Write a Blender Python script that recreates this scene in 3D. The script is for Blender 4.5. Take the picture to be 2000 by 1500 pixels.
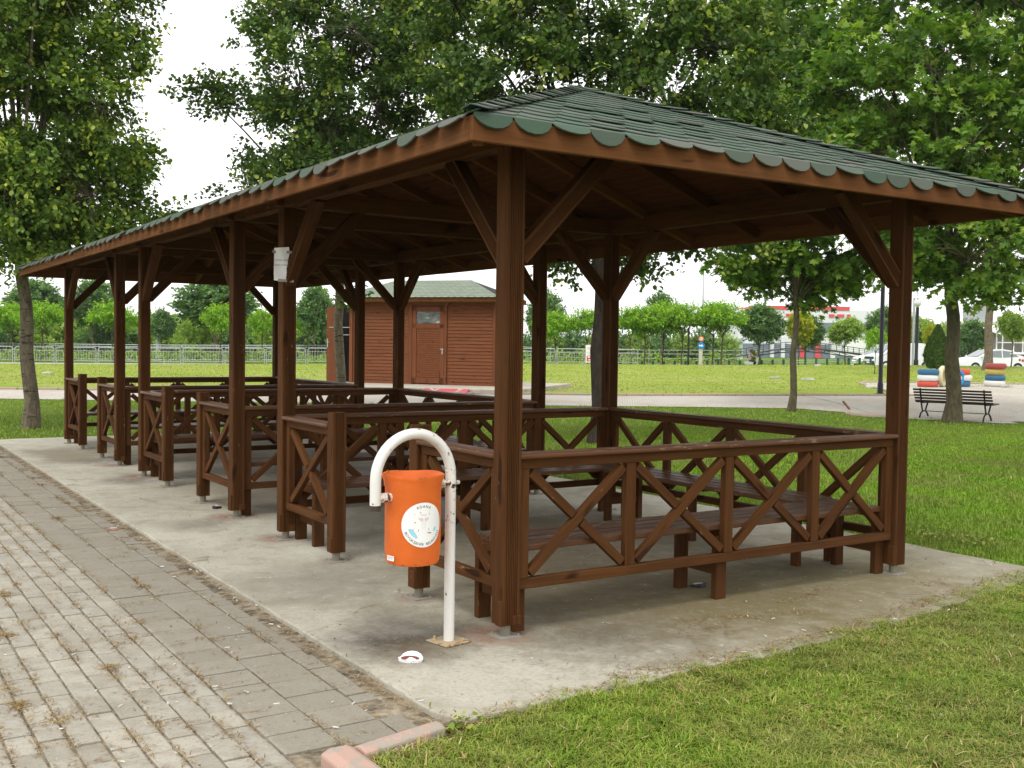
import bpy, bmesh, math, random
import numpy as np
from mathutils import Vector, Matrix
random.seed(7); RNG = np.random.default_rng(7)
R = math.radians
for o in list(bpy.data.objects): bpy.data.objects.remove(o)
scene = bpy.context.scene
COL = scene.collection

# ---------------------------------------------------------------- camera
FPX = 2083.9          # focal length in pixels of a 2000 px wide picture
CAM = np.array([-2.9405, -4.5886, 1.5])
PITCH, ROLL, YAW = 0.0369, 0.0139, 0.5731
FW = np.array([math.sin(YAW)*math.cos(PITCH), math.cos(YAW)*math.cos(PITCH), -math.sin(PITCH)])
_r = np.array([math.cos(YAW), -math.sin(YAW), 0.0]); _u = np.cross(_r, FW)
RT = _r*math.cos(ROLL)+_u*math.sin(ROLL); UP = -_r*math.sin(ROLL)+_u*math.cos(ROLL)
cd = bpy.data.cameras.new('camera'); cam = bpy.data.objects.new('camera', cd); COL.objects.link(cam)
cam.matrix_world = Matrix(((RT[0], UP[0], -FW[0], CAM[0]), (RT[1], UP[1], -FW[1], CAM[1]), (RT[2], UP[2], -FW[2], CAM[2]), (0, 0, 0, 1)))
cd.sensor_width = 36; cd.lens = FPX*36/2000; cd.clip_start = 0.05; cd.clip_end = 4000
scene.camera = cam
scene.render.resolution_x = 1024; scene.render.resolution_y = 768
scene.render.engine = 'CYCLES'

# ---------------------------------------------------------------- world, sun, exposure
SUN_EL, SUN_AZ = R(58), YAW + R(205)      # compass-like angle from +Y towards +X: behind the camera, a little to the left
w = bpy.data.worlds.new('World'); scene.world = w; w.use_nodes = True
nt = w.node_tree; nt.nodes.clear()
out = nt.nodes.new('ShaderNodeOutputWorld'); bg = nt.nodes.new('ShaderNodeBackground')
sky = nt.nodes.new('ShaderNodeTexSky'); sky.sky_type = 'NISHITA'; sky.sun_disc = False
sky.sun_elevation = SUN_EL; sky.sun_rotation = SUN_AZ; sky.dust_density = 3.0; sky.air_density = 1.0
hs = nt.nodes.new('ShaderNodeHueSaturation'); hs.inputs['Saturation'].default_value = 0.10
# overcast: a bright, nearly even layer of cloud mixed over the sky
tc = nt.nodes.new('ShaderNodeTexCoord'); nz = nt.nodes.new('ShaderNodeTexNoise'); nz.inputs['Scale'].default_value = 1.6; nz.inputs['Detail'].default_value = 5
rp = nt.nodes.new('ShaderNodeMapRange'); rp.inputs[1].default_value = 0.3; rp.inputs[2].default_value = 0.7; rp.inputs[3].default_value = 14.5; rp.inputs[4].default_value = 19.0
cmb = nt.nodes.new('ShaderNodeCombineColor'); mx = nt.nodes.new('ShaderNodeMix'); mx.data_type = 'RGBA'; mx.inputs[0].default_value = 0.72
nt.links.new(tc.outputs['Generated'], nz.inputs['Vector']); nt.links.new(nz.outputs['Fac'], rp.inputs[0])
for k in range(3): nt.links.new(rp.outputs[0], cmb.inputs[k])
nt.links.new(sky.outputs[0], hs.inputs['Color']); nt.links.new(hs.outputs[0], mx.inputs[6]); nt.links.new(cmb.outputs[0], mx.inputs[7])
nt.links.new(mx.outputs[2], bg.inputs['Color']); bg.inputs['Strength'].default_value = 0.10
nt.links.new(bg.outputs[0], out.inputs[0])
sd = bpy.data.lights.new('sun', 'SUN'); sd.energy = 1.5; sd.angle = R(22); sd.color = (1.0, 0.985, 0.955)
sun = bpy.data.objects.new('sun', sd); COL.objects.link(sun)
sdir = Vector((math.sin(SUN_AZ)*math.cos(SUN_EL), math.cos(SUN_AZ)*math.cos(SUN_EL), math.sin(SUN_EL)))
sun.rotation_euler = sdir.to_track_quat('Z', 'Y').to_euler()
scene.view_settings.view_transform = 'Standard'; scene.view_settings.look = 'None'
scene.view_settings.exposure = 0.30; scene.view_settings.gamma = 1

# ---------------------------------------------------------------- places
def ss(t):
    t = np.clip(t, 0, 1); return t*t*(3-2*t)
SY, CY = math.sin(YAW), math.cos(YAW)
def DS(x, y):      # distance ahead of and sideways from the viewpoint's foot
    dx, dy = x-CAM[0], y-CAM[1]; return dx*SY+dy*CY, dx*CY-dy*SY
def XY(D, S): return CAM[0]+D*SY+S*CY, CAM[1]+D*CY-S*SY
def edgeD(S): return 58+0.15*S
def gz(x, y):      # height of the ground: a gentle rise to the back lawn, a dip behind it
    D, S = DS(x, y)
    z = .22*ss((D-20)/8)+(.30+.14*ss((S-5)/20))*ss((D-32)/26)*ss((S+25)/30)
    z = z-.5*ss((S+8)/14)*ss((D-edgeD(S)-.3)/4)
    return z-0.03
def at(px, py, D):   # point at distance D seen at a place in the 2000x1500 photograph
    d = FW+RT*(px-1000)/FPX-UP*(py-750)/FPX
    return CAM+d*(D/ (d[0]*SY+d[1]*CY))
def colz(px, z, D):
    py = 680.
    for k in range(6):
        p = at(px, py, D); py += (p[2]-z)*FPX/D
    return at(px, py, D)
def gp(px, D, dz=0.0):
    p = colz(px, 0, D)
    for k in range(3): p = colz(px, gz(p[0], p[1]), D)
    return Vector((p[0], p[1], gz(p[0], p[1])+dz))
def ground_px(px, py, z=0.0):
    d = FW+RT*(px-1000)/FPX-UP*(py-750)/FPX
    t = (z-CAM[2])/d[2]; return CAM+d*t
FACE = -YAW      # rotation about Z that makes a thing's local -Y look at the viewpoint

# ---------------------------------------------------------------- materials
def mat(name, base=(.5, .5, .5), rough=.7, build=None, spec=.3, metal=0):
    m = bpy.data.materials.new(name); m.use_nodes = True; n = m.node_tree
    b = n.nodes['Principled BSDF']; b.inputs['Base Color'].default_value = (*base, 1); b.inputs['Roughness'].default_value = rough
    b.inputs['Specular IOR Level'].default_value = spec; b.inputs['Metallic'].default_value = metal
    if build: build(n, b)
    return m
class NB:      # tiny node helper
    def __init__(s, n): s.n = n; s.L = n.links
    def node(s, t, **kw):
        x = s.n.nodes.new(t)
        for k, v in kw.items():
            if hasattr(x, k): setattr(x, k, v)
        return x
    def link(s, a, b): s.L.new(a, b)
    def coord(s, kind='Object', scale=(1, 1, 1)):
        if kind.startswith('@'):
            a = s.node('ShaderNodeAttribute'); a.attribute_name = kind[1:]; o = a.outputs['Vector']
        else: o = s.node('ShaderNodeTexCoord').outputs[kind]
        m = s.node('ShaderNodeMapping'); m.inputs['Scale'].default_value = scale; s.link(o, m.inputs['Vector']); return m.outputs[0]
    def noise(s, vec, scale, detail=4, rough=.55, dist=0):
        x = s.node('ShaderNodeTexNoise'); x.inputs['Scale'].default_value = scale; x.inputs['Detail'].default_value = detail
        x.inputs['Roughness'].default_value = rough; x.inputs['Distortion'].default_value = dist
        s.link(vec, x.inputs['Vector']); return x.outputs['Fac']
    def ramp(s, fac, stops):
        x = s.node('ShaderNodeValToRGB'); s.link(fac, x.inputs[0]); e = x.color_ramp.elements
        while len(e) < len(stops): e.new(.5)
        for q, (p, c) in zip(e, stops): q.position = p; q.color = (*c, 1) if len(c) == 3 else c
        return x.outputs[0]
    def rng(s, fac, a, b, c, d):
        x = s.node('ShaderNodeMapRange'); s.link(fac, x.inputs[0])
        for k, v in enumerate((a, b, c, d)): x.inputs[k+1].default_value = v
        return x.outputs[0]
    def mix(s, fac, a, b, mode='MIX'):
        x = s.node('ShaderNodeMix'); x.data_type = 'RGBA'; x.blend_type = mode
        for i, v in ((0, fac), (6, a), (7, b)):
            if hasattr(v, 'is_output') or hasattr(v, 'links'): s.link(v, x.inputs[i])
            else: x.inputs[i].default_value = v if i == 0 else (*v, 1)
        return x.outputs[2]
    def math(s, op, a, b=0.):
        x = s.node('ShaderNodeMath', operation=op)
        for i, v in ((0, a), (1, b)):
            if hasattr(v, 'links'): s.link(v, x.inputs[i])
            else: x.inputs[i].default_value = v
        return x.outputs[0]
    def bump(s, h, strength=.4, dist=.01, b=None):
        x = s.node('ShaderNodeBump'); x.inputs['Strength'].default_value = strength; x.inputs['Distance'].default_value = dist
        s.link(h, x.inputs['Height'])
        if b is not None: s.link(x.outputs[0], b.inputs['Normal'])
        return x.outputs[0]
    def attr(s, name): a = s.node('ShaderNodeAttribute'); a.attribute_name = name; return a.outputs['Fac']

def wood_build(dark, light, chips=.0, rough=(.34, .6)):
    def f(n, b):
        h = NB(n); v = h.coord('@grain', (1.6, 26, 26)); g = h.noise(v, 1.5, 6, .62, .6)
        v2 = h.coord('@grain', (.7, 3, 3)); g2 = h.noise(v2, 1.7, 3)
        oi = h.node('ShaderNodeObjectInfo').outputs['Random']
        f1 = h.math('ADD', h.math('MULTIPLY', g, .62), h.math('MULTIPLY', g2, .38))
        c = h.ramp(f1, [(.34, dark), (.52, tuple((a+d)/2 for a, d in zip(dark, light))), (.7, light)])
        c = h.mix(h.rng(oi, 0, 1, 0, .22), c, (.050, .024, .012), 'MIX')
        kn = h.noise(h.coord('@grain', (3.2, 15, 15)), 1.0, 1, .3); c = h.mix(h.rng(kn, .70, .76, 0, .8), c, (.018, .008, .004))
        st = h.noise(h.coord('@grain', (.9, 5, 5)), 1.3, 4, .7); c = h.mix(h.rng(st, .52, .72, 0, .45), c, (.042, .024, .014))
        if chips:
            v3 = h.coord('@grain', (7, 30, 30)); k = h.noise(v3, 1.5, 5, .7)
            v4 = h.coord('@grain', (1, 2, 2)); k2 = h.noise(v4, 1.2, 2)
            kk = h.math('ADD', k, h.math('MULTIPLY', k2, .45))
            c = h.mix(h.rng(kk, 1.02-chips, 1.05-chips, 0, .75), c, (.30, .19, .11))
        h.link(c, b.inputs['Base Color']); h.link(h.rng(g, .3, .7, rough[1], rough[0]), b.inputs['Roughness'])
        h.bump(g, .35, .004, b)
    return f
M = {}
M['wood'] = mat('brown_stained_wood', build=wood_build((.054, .0215, .0068), (.116, .0470, .0152), .09, (.6, .85)), spec=.06)
M['wood_top'] = mat('glossy_brown_rail_wood', build=wood_build((.072, .028, .010), (.135, .053, .019), .17, (.32, .6)), spec=.28)
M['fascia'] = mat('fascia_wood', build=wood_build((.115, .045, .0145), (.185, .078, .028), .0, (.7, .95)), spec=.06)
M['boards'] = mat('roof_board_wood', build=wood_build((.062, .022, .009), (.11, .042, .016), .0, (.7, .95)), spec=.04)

def conc_build(n, b):
    h = NB(n); v = h.coord('Object'); big = h.noise(v, .55, 6, .6, .4); mid = h.noise(v, 3.3, 6, .65); fine = h.noise(v, 46, 4, .7)
    c = h.ramp(big, [(.34, (.235, .205, .145)), (.45, (.375, .348, .275)), (.62, (.465, .443, .365))])
    c = h.mix(h.rng(mid, .5, .70, 0, .5), c, (.235, .20, .14))
    c = h.mix(h.rng(fine, .5, .72, 0, .5), c, (.15, .132, .10)); c = h.mix(h.rng(h.noise(v, 95, 2, .6), .62, .72, 0, .35), c, (.62, .60, .53))
    # damp greenish-brown zone along the near side, dirt round the litter bin and rust-red stains at the posts
    def spot(x, y, r0, r1, col, amt, vv=None, nsc=2.4, nd=.5):
        nonlocal c
        mp = h.node('ShaderNodeMapping'); mp.inputs['Location'].default_value = (-x, -y, 0); h.link(v, mp.inputs[0])
        sep = h.node('ShaderNodeSeparateXYZ'); h.link(mp.outputs[0], sep.inputs[0])
        d = h.math('SQRT', h.math('ADD', h.math('MULTIPLY', sep.outputs[0], sep.outputs[0]), h.math('MULTIPLY', sep.outputs[1], sep.outputs[1])))
        d = h.math('ADD', d, h.math('MULTIPLY', h.math('SUBTRACT', h.noise(v, nsc*2.5, 5, .7), .5), nd*2*r1))
        c = h.mix(h.rng(d, r0, r1, amt, 0), c, col)
    spot(1.6, -.1, .3, 1.8, (.155, .122, .052), .92); spot(2.9, .1, .2, 1.6, (.165, .135, .062), .88); spot(.45, -.2, .05, .75, (.11, .092, .06), .8); spot(1.0, 1.2, .2, 1.6, (.2, .155, .085), .75); spot(2.2, 2.2, .2, 1.7, (.22, .17, .095), .7); spot(.9, 5.6, .3, 1.8, (.19, .15, .09), .7); spot(1.2, 9.6, .3, 2.0, (.19, .15, .09), .7)
    spot(-.55, .18, .05, .5, (.06, .05, .04), .95); spot(-.5, .0, .02, .3, (.12, .085, .05), .7); spot(-.35, .55, .05, .35, (.11, .095, .075), .6)
    spot(-.42, 4.0, .05, .4, (.14, .12, .095), .55); spot(-.2, 7.1, .1, .5, (.10, .08, .06), .7); spot(-.1, 9.2, .1, .5, (.13, .11, .09), .6)
    spot(-.3, 1.6, .2, .8, (.17, .155, .13), .5)
    for yy in (0, 3.11, 4.27, 7.38, 8.53): spot(-.03, yy+.05, .04, .26, (.19, .080, .045), .8, nsc=4)
    for yy in (.95, 2.16, 5.22, 6.43): spot(0, yy, .02, .17, (.20, .095, .06), .55, nsc=4)
    ck = h.node('ShaderNodeTexVoronoi'); ck.feature = 'DISTANCE_TO_EDGE'; ck.inputs['Scale'].default_value = .55; wv = h.node('ShaderNodeMapping'); h.link(v, wv.inputs[0]); nn = h.node('ShaderNodeTexNoise'); nn.inputs['Scale'].default_value = 3; h.link(v, nn.inputs['Vector']); av = h.node('ShaderNodeVectorMath', operation='MULTIPLY_ADD'); h.link(nn.outputs['Color'], av.inputs[0]); av.inputs[1].default_value = (.35, .35, 0); h.link(v, av.inputs[2]); h.link(av.outputs[0], ck.inputs['Vector'])
    c = h.mix(h.math('MULTIPLY', h.rng(ck.outputs['Distance'], .001, .004, .7, 0), h.rng(mid, .45, .6, 0, 1)), c, (.12, .10, .075))
    pb_ = h.noise(h.coord('Object', (1, 1, 1)), 7.5, 6, .75); c = h.mix(h.rng(pb_, .53, .66, 0, .42), c, (.27, .24, .18)); c = h.mix(h.rng(pb_, .30, .42, .4, 0), c, (.58, .56, .50))
    h.link(c, b.inputs['Base Color']); hh = h.math('ADD', h.math('MULTIPLY', fine, .5), mid); h.bump(hh, .45, .006, b)
M['concrete'] = mat('weathered_concrete', rough=.85, build=conc_build, spec=.25)
def paver_build(n, b):
    h = NB(n); v = h.coord('Object'); r = h.attr('rnd'); big = h.noise(v, .8, 3); fine = h.noise(v, 60, 4, .7); mid = h.noise(v, 9, 4, .6)
    c = h.ramp(r, [(0, (.29, .265, .215)), (.35, (.335, .31, .255)), (.62, (.33, .31, .262)), (1, (.38, .348, .285))])
    sep = h.node('ShaderNodeSeparateXYZ'); h.link(v, sep.inputs[0])
    dark = h.rng(sep.outputs[0], -1.56, -1.50, 0, .62)
    c = h.mix(dark, c, (.20, .18, .138))
    c = h.mix(h.rng(mid, .42, .7, 0, .55), c, (.22, .19, .14)); c = h.mix(h.rng(fine, .52, .74, 0, .6), c, (.13, .115, .09))
    c = h.mix(h.rng(h.noise(v, 160, 2), .68, .74, 0, .5), c, (.62, .58, .5))
    h.link(c, b.inputs['Base Color']); h.bump(fine, .4, .003, b)
M['paver'] = mat('concrete_paver', rough=.88, build=paver_build, spec=.2)
def soil_build(n, b):
    h = NB(n); v = h.coord('Object'); a = h.noise(v, 14, 5, .7); c = h.ramp(a, [(.36, (.06, .05, .035)), (.52, (.21, .17, .115)), (.7, (.36, .31, .225))])
    h.link(c, b.inputs['Base Color']); h.bump(a, .8, .01, b)
M['soil'] = mat('joint_soil', rough=.95, build=soil_build)
def lawn_build(c0, c1, c2, sc=1.0):
    def f(n, b):
        h = NB(n); v = h.coord('Object'); a = h.noise(v, .35*sc, 5, .6); m_ = h.noise(v, 2.2*sc, 5, .7); q = h.noise(h.coord('Object', (1, 1, 1)), 30*sc, 4, .8)
        s = h.math('ADD', h.math('MULTIPLY', a, .5), h.math('MULTIPLY', m_, .5))
        c = h.ramp(s, [(.36, c0), (.5, c1), (.64, c2)]); c = h.mix(h.rng(q, .35, .75, 0, .75), c, tuple(x*.55 for x in c0))
        h.link(c, b.inputs['Base Color']); h.bump(q, .9, .05, b)
    return f
M['ground'] = mat('lawn_ground', rough=.95, spec=.05, build=lawn_build((.10, .19, .018), (.14, .23, .026), (.21, .25, .045)))
M['thatch'] = mat('lawn_thatch', rough=.95, spec=.05, build=lawn_build((.10, .10, .025), (.18, .15, .05), (.27, .21, .09), 4))
M['far_lawn'] = mat('far_lawn_ground', rough=.95, spec=.05, build=lawn_build((.21, .31, .035), (.30, .37, .065), (.42, .40, .15), .6))
def blade_build(stops, tr=.3):
    def f(n, b):
        h = NB(n); c = h.ramp(h.attr('rnd'), stops); v = h.coord('Object'); a = h.noise(v, 1.1, 4)
        c = h.mix(h.rng(a, .40, .62, .0, .5), c, (.24, .22, .075)) if tr > .2 else c
        h.link(c, b.inputs['Base Color'])
        t = n.nodes.new('ShaderNodeBsdfTranslucent'); h.link(c, t.inputs['Color']); mxs = n.nodes.new('ShaderNodeMixShader'); mxs.inputs[0].default_value = tr
        o = n.nodes['Material Output']; h.link(b.outputs[0], mxs.inputs[1]); h.link(t.outputs[0], mxs.inputs[2]); h.link(mxs.outputs[0], o.inputs[0])
    return f
M['blades'] = mat('grass_blades', rough=.6, spec=.25, build=blade_build([(0, (.12, .22, .020)), (.4, (.21, .33, .032)), (.7, (.36, .42, .06)), (.86, (.54, .50, .16)), (1, (.64, .54, .28))], .3))
M['blades_mid'] = mat('green_grass_blades', rough=.6, spec=.2, build=blade_build([(0, (.11, .235, .012)), (.5, (.20, .35, .022)), (.85, (.33, .43, .045)), (1, (.50, .47, .12))], .3))
M['blades_far'] = mat('far_grass_blades', rough=.7, spec=.1, build=blade_build([(0, (.25, .36, .035)), (.5, (.36, .45, .06)), (.85, (.47, .49, .12)), (1, (.60, .54, .24))], .3))
M['straw'] = mat('dry_straw', rough=.8, spec=.15, build=blade_build([(0, (.13, .070, .025)), (.5, (.25, .155, .055)), (.85, (.40, .29, .12)), (1, (.52, .43, .25))], .1))
def leaf_build(stops, tr=.32, rough=.5, spec=.22):
    def f(n, b):
        h = NB(n); c = h.ramp(h.attr('rnd'), stops); h.link(c, b.inputs['Base Color'])
        c2 = h.mix(1.0, c, (1.35, 1.5, .55), 'MULTIPLY')
        t = n.nodes.new('ShaderNodeBsdfTranslucent'); h.link(c2, t.inputs['Color']); mxs = n.nodes.new('ShaderNodeMixShader'); mxs.inputs[0].default_value = tr
        o = n.nodes['Material Output']; h.link(b.outputs[0], mxs.inputs[1]); h.link(t.outputs[0], mxs.inputs[2]); h.link(mxs.outputs[0], o.inputs[0])
    m_ = f; return lambda n, b: (f(n, b), b.inputs['Roughness'].__setattr__('default_value', rough), b.inputs['Specular IOR Level'].__setattr__('default_value', spec))
M['leaf_elm'] = mat('elm_leaves', build=leaf_build([(0, (.028, .058, .016)), (.4, (.058, .108, .026)), (.7, (.10, .17, .036)), (.9, (.19, .27, .055)), (1, (.36, .42, .09))], .30))
M['leaf_left'] = mat('left_tree_leaves', build=leaf_build([(0, (.04, .08, .016)), (.4, (.085, .15, .026)), (.7, (.15, .235, .038)), (.9, (.26, .34, .05)), (1, (.42, .48, .08))], .32))
M['leaf_maple'] = mat('plane_tree_leaves', build=leaf_build([(0, (.035, .085, .014)), (.4, (.085, .17, .025)), (.75, (.15, .26, .035)), (1, (.30, .40, .06))], .36))
M['leaf_feather'] = mat('feathery_leaves', build=leaf_build([(0, (.09, .19, .02)), (.5, (.20, .37, .03)), (1, (.38, .55, .06))], .4, .6, .2))
M['leaf_dark'] = mat('dark_tree_leaves', build=leaf_build([(0, (.06, .125, .05)), (.5, (.12, .215, .075)), (1, (.22, .35, .12))], .3, .6, .2))
M['leaf_yellow'] = mat('yellow_leaves', build=leaf_build([(0, (.22, .25, .02)), (.5, (.38, .40, .03)), (1, (.52, .52, .05))], .4, .6, .2))
M['leaf_bush'] = mat('shrub_leaves', build=leaf_build([(0, (.14, .22, .05)), (.5, (.26, .37, .085)), (1, (.42, .52, .16))], .4, .7, .15))
def bark_build(a, c2, spots=False):
    def f(n, b):
        h = NB(n); v = h.coord('Object', (1, 1, .35)); g = h.noise(v, 16, 6, .7, 1.0); c = h.ramp(g, [(.32, a), (.6, c2)])
        if spots:
            k = h.noise(h.coord('Object', (1, 1, 5)), 5, 3, .6); c = h.mix(h.rng(k, .6, .64, 0, .85), c, (.03, .025, .02))
        h.link(c, b.inputs['Base Color']); h.bump(g, .9, .02, b)
    return f
M['bark_dark'] = mat('dark_bark', rough=.9, build=bark_build((.012, .009, .006), (.055, .042, .03)))
M['bark_pale'] = mat('pale_bark', rough=.9, build=bark_build((.07, .055, .036), (.20, .16, .11), True))
M['bark_olive'] = mat('olive_bark', rough=.9, build=bark_build((.045, .036, .02), (.13, .11, .062)))
def chip_build(base, chipc, amt, rust=True, sc=22):
    def f(n, b):
        h = NB(n); v = h.coord('Object'); a = h.noise(v, sc, 5, .65); a2 = h.noise(v, 3.0, 3); k = h.math('ADD', a, h.math('MULTIPLY', a2, .4))
        c = h.mix(h.noise(v, 4, 3), base, tuple(x*.88 for x in base))
        if rust: c = h.mix(h.rng(k, .93-amt, 1.0-amt, 0, .5), c, (.42, .20, .06))
        c = h.mix(h.rng(k, .985-amt, 1.0-amt, 0, 1), c, chipc); h.link(c, b.inputs['Base Color'])
        h.bump(h.rng(k, .985-amt, 1.0-amt, 1, 0), .5, .002, b)
    return f
M['white_paint'] = mat('chipped_white_paint', rough=.4, build=chip_build((.74, .725, .68), (.05, .022, .01), .125), spec=.5)
M['rusty_white'] = mat('rusty_flaking_white_paint', rough=.6, build=chip_build((.66, .62, .54), (.12, .045, .018), .22, True, 45))
M['plate_rust'] = mat('rust_stained_plate', rough=.8, build=chip_build((.42, .33, .20), (.22, .12, .05), .22))
def orange_build(n, b):
    h = NB(n); v = h.coord('Object'); a = h.noise(v, 5, 5, .6); sp = h.node('ShaderNodeSeparateXYZ'); h.link(v, sp.inputs[0])
    c = h.ramp(a, [(.3, (.66, .125, .018)), (.6, (.80, .165, .022))]); sc = h.noise(h.coord('Object', (40, 40, 160)), 1, 4, .7); c = h.mix(h.rng(sc, .66, .74, 0, .45), c, (.85, .42, .25))
    k = h.math('ADD', h.noise(v, 38, 4, .7), h.rng(sp.outputs[2], .428, .50, .14, 0)); c = h.mix(h.rng(k, .68, .76, 0, .75), c, (.22, .08, .035)); k2 = h.math('ADD', h.noise(v, 26, 4, .7), h.rng(sp.outputs[2], .84, .866, 0, .14)); c = h.mix(h.rng(k2, .68, .76, 0, .6), c, (.28, .12, .06))
    h.link(c, b.inputs['Base Color']); h.link(h.rng(a, .3, .7, .35, .6), b.inputs['Roughness'])
M['orange'] = mat('orange_plastic', rough=.42, build=orange_build, spec=.4)
M['sticker'] = mat('white_sticker', (.78, .78, .76), .45)
M['ink'] = mat('black_ink', (.035, .035, .035), .6)
M['faded_ink'] = mat('faded_grey_print', (.52, .50, .50), .6); M['faded_pink'] = mat('faded_pink_print', (.70, .52, .52), .6)
M['aqua'] = mat('faded_blue_print', (.30, .58, .68), .6); M['red_mark'] = mat('faded_red_print', (.45, .12, .10), .6)
M['galv'] = mat('dull_galvanised_steel', (.24, .225, .165), .55, spec=.4, metal=.35)
M['plate'] = mat('dusty_steel_plate', (.25, .225, .19), .8)
M['paper'] = mat('creased_paper', (.78, .775, .74), .8)
M['tape'] = mat('clear_tape', (.22, .17, .12), .3, spec=.5)
def shingle_build(n, b):
    h = NB(n); r = h.attr('rnd'); v = h.coord('Object'); f_ = h.noise(v, 170, 3, .8); g = h.noise(v, 1.3, 4, .6)
    s = h.math('ADD', h.math('MULTIPLY', r, .6), h.math('MULTIPLY', g, .45))
    c = h.ramp(s, [(.22, (.030, .058, .034)), (.42, (.044, .078, .046)), (.58, (.064, .084, .058)), (.8, (.092, .094, .076))])
    c = h.mix(h.rng(f_, .45, .7, 0, .5), c, (.025, .05, .035)); h.link(c, b.inputs['Base Color']); h.bump(f_, .6, .002, b)
M['shingle'] = mat('green_bitumen_shingle', rough=.75, build=shingle_build, spec=.35)
M['felt'] = mat('black_roofing_felt', (.018, .02, .018), .9)
M['black'] = mat('black_metal', (.012, .013, .016), .45)
M['kerb_pink'] = mat('pink_painted_kerb', rough=.8, build=chip_build((.45, .295, .235), (.33, .28, .23), .3, False, 12))
M['grey_metal'] = mat('grey_metal_rail', (.40, .41, .42), .45, metal=.3)
M['dark_metal'] = mat('dark_grey_steel', (.07, .075, .08), .5)
M['green_metal'] = mat('green_metal_post', (.035, .12, .085), .5)
M['car_white'] = mat('white_car_paint', (.78, .79, .80), .25, spec=.6)
M['glass'] = mat('car_window_glass', (.16, .19, .20), .12, spec=.8); M['rubber'] = mat('black_rubber', (.02, .02, .02), .8)
M['silver'] = mat('silver_wheel', (.5, .5, .52), .35, metal=.7)
for k, c in dict(t_blue=(.035, .13, .24), t_white=(.66, .66, .63), t_red=(.55, .085, .05), t_dull=(.30, .06, .05), t_yellow=(.42, .33, .07), t_cream=(.62, .55, .33), t_sky=(.03, .24, .50)).items():
    M[k] = mat('painted_tyre_'+k[2:], rough=.6, build=chip_build(c, tuple(x*.45 for x in c), .06, False, 9))

# ---------------------------------------------------------------- mesh helpers
def tag(o, label=None, cat=None, group=None, kind=None):
    if label: o['label'] = label
    if cat: o['category'] = cat
    if group: o['group'] = group
    if kind: o['kind'] = kind
    return o
def thing(name, label, cat, loc=(0, 0, 0), rz=0, group=None, sc=None):
    o = bpy.data.objects.new(name, None); COL.objects.link(o); o.location = loc; o.rotation_euler = (0, 0, rz); o.empty_display_size = .2
    if sc is not None: o.scale = (sc, sc, sc) if isinstance(sc, (int, float)) else sc
    return tag(o, label, cat, group)
def copy_tree(o, parent=None):
    c = o.copy(); COL.objects.link(c); c.parent = parent
    for ch in list(o.children): copy_tree(ch, c)
    return c
def place(proto, used, loc, rz, label, sc=None):
    o = proto if not used else copy_tree(proto)
    o.location = loc; o.rotation_euler = (0, 0, rz)
    if sc is not None: o.scale = (sc, sc, sc) if isinstance(sc, (int, float)) else sc
    if label: o['label'] = label
    return o
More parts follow.
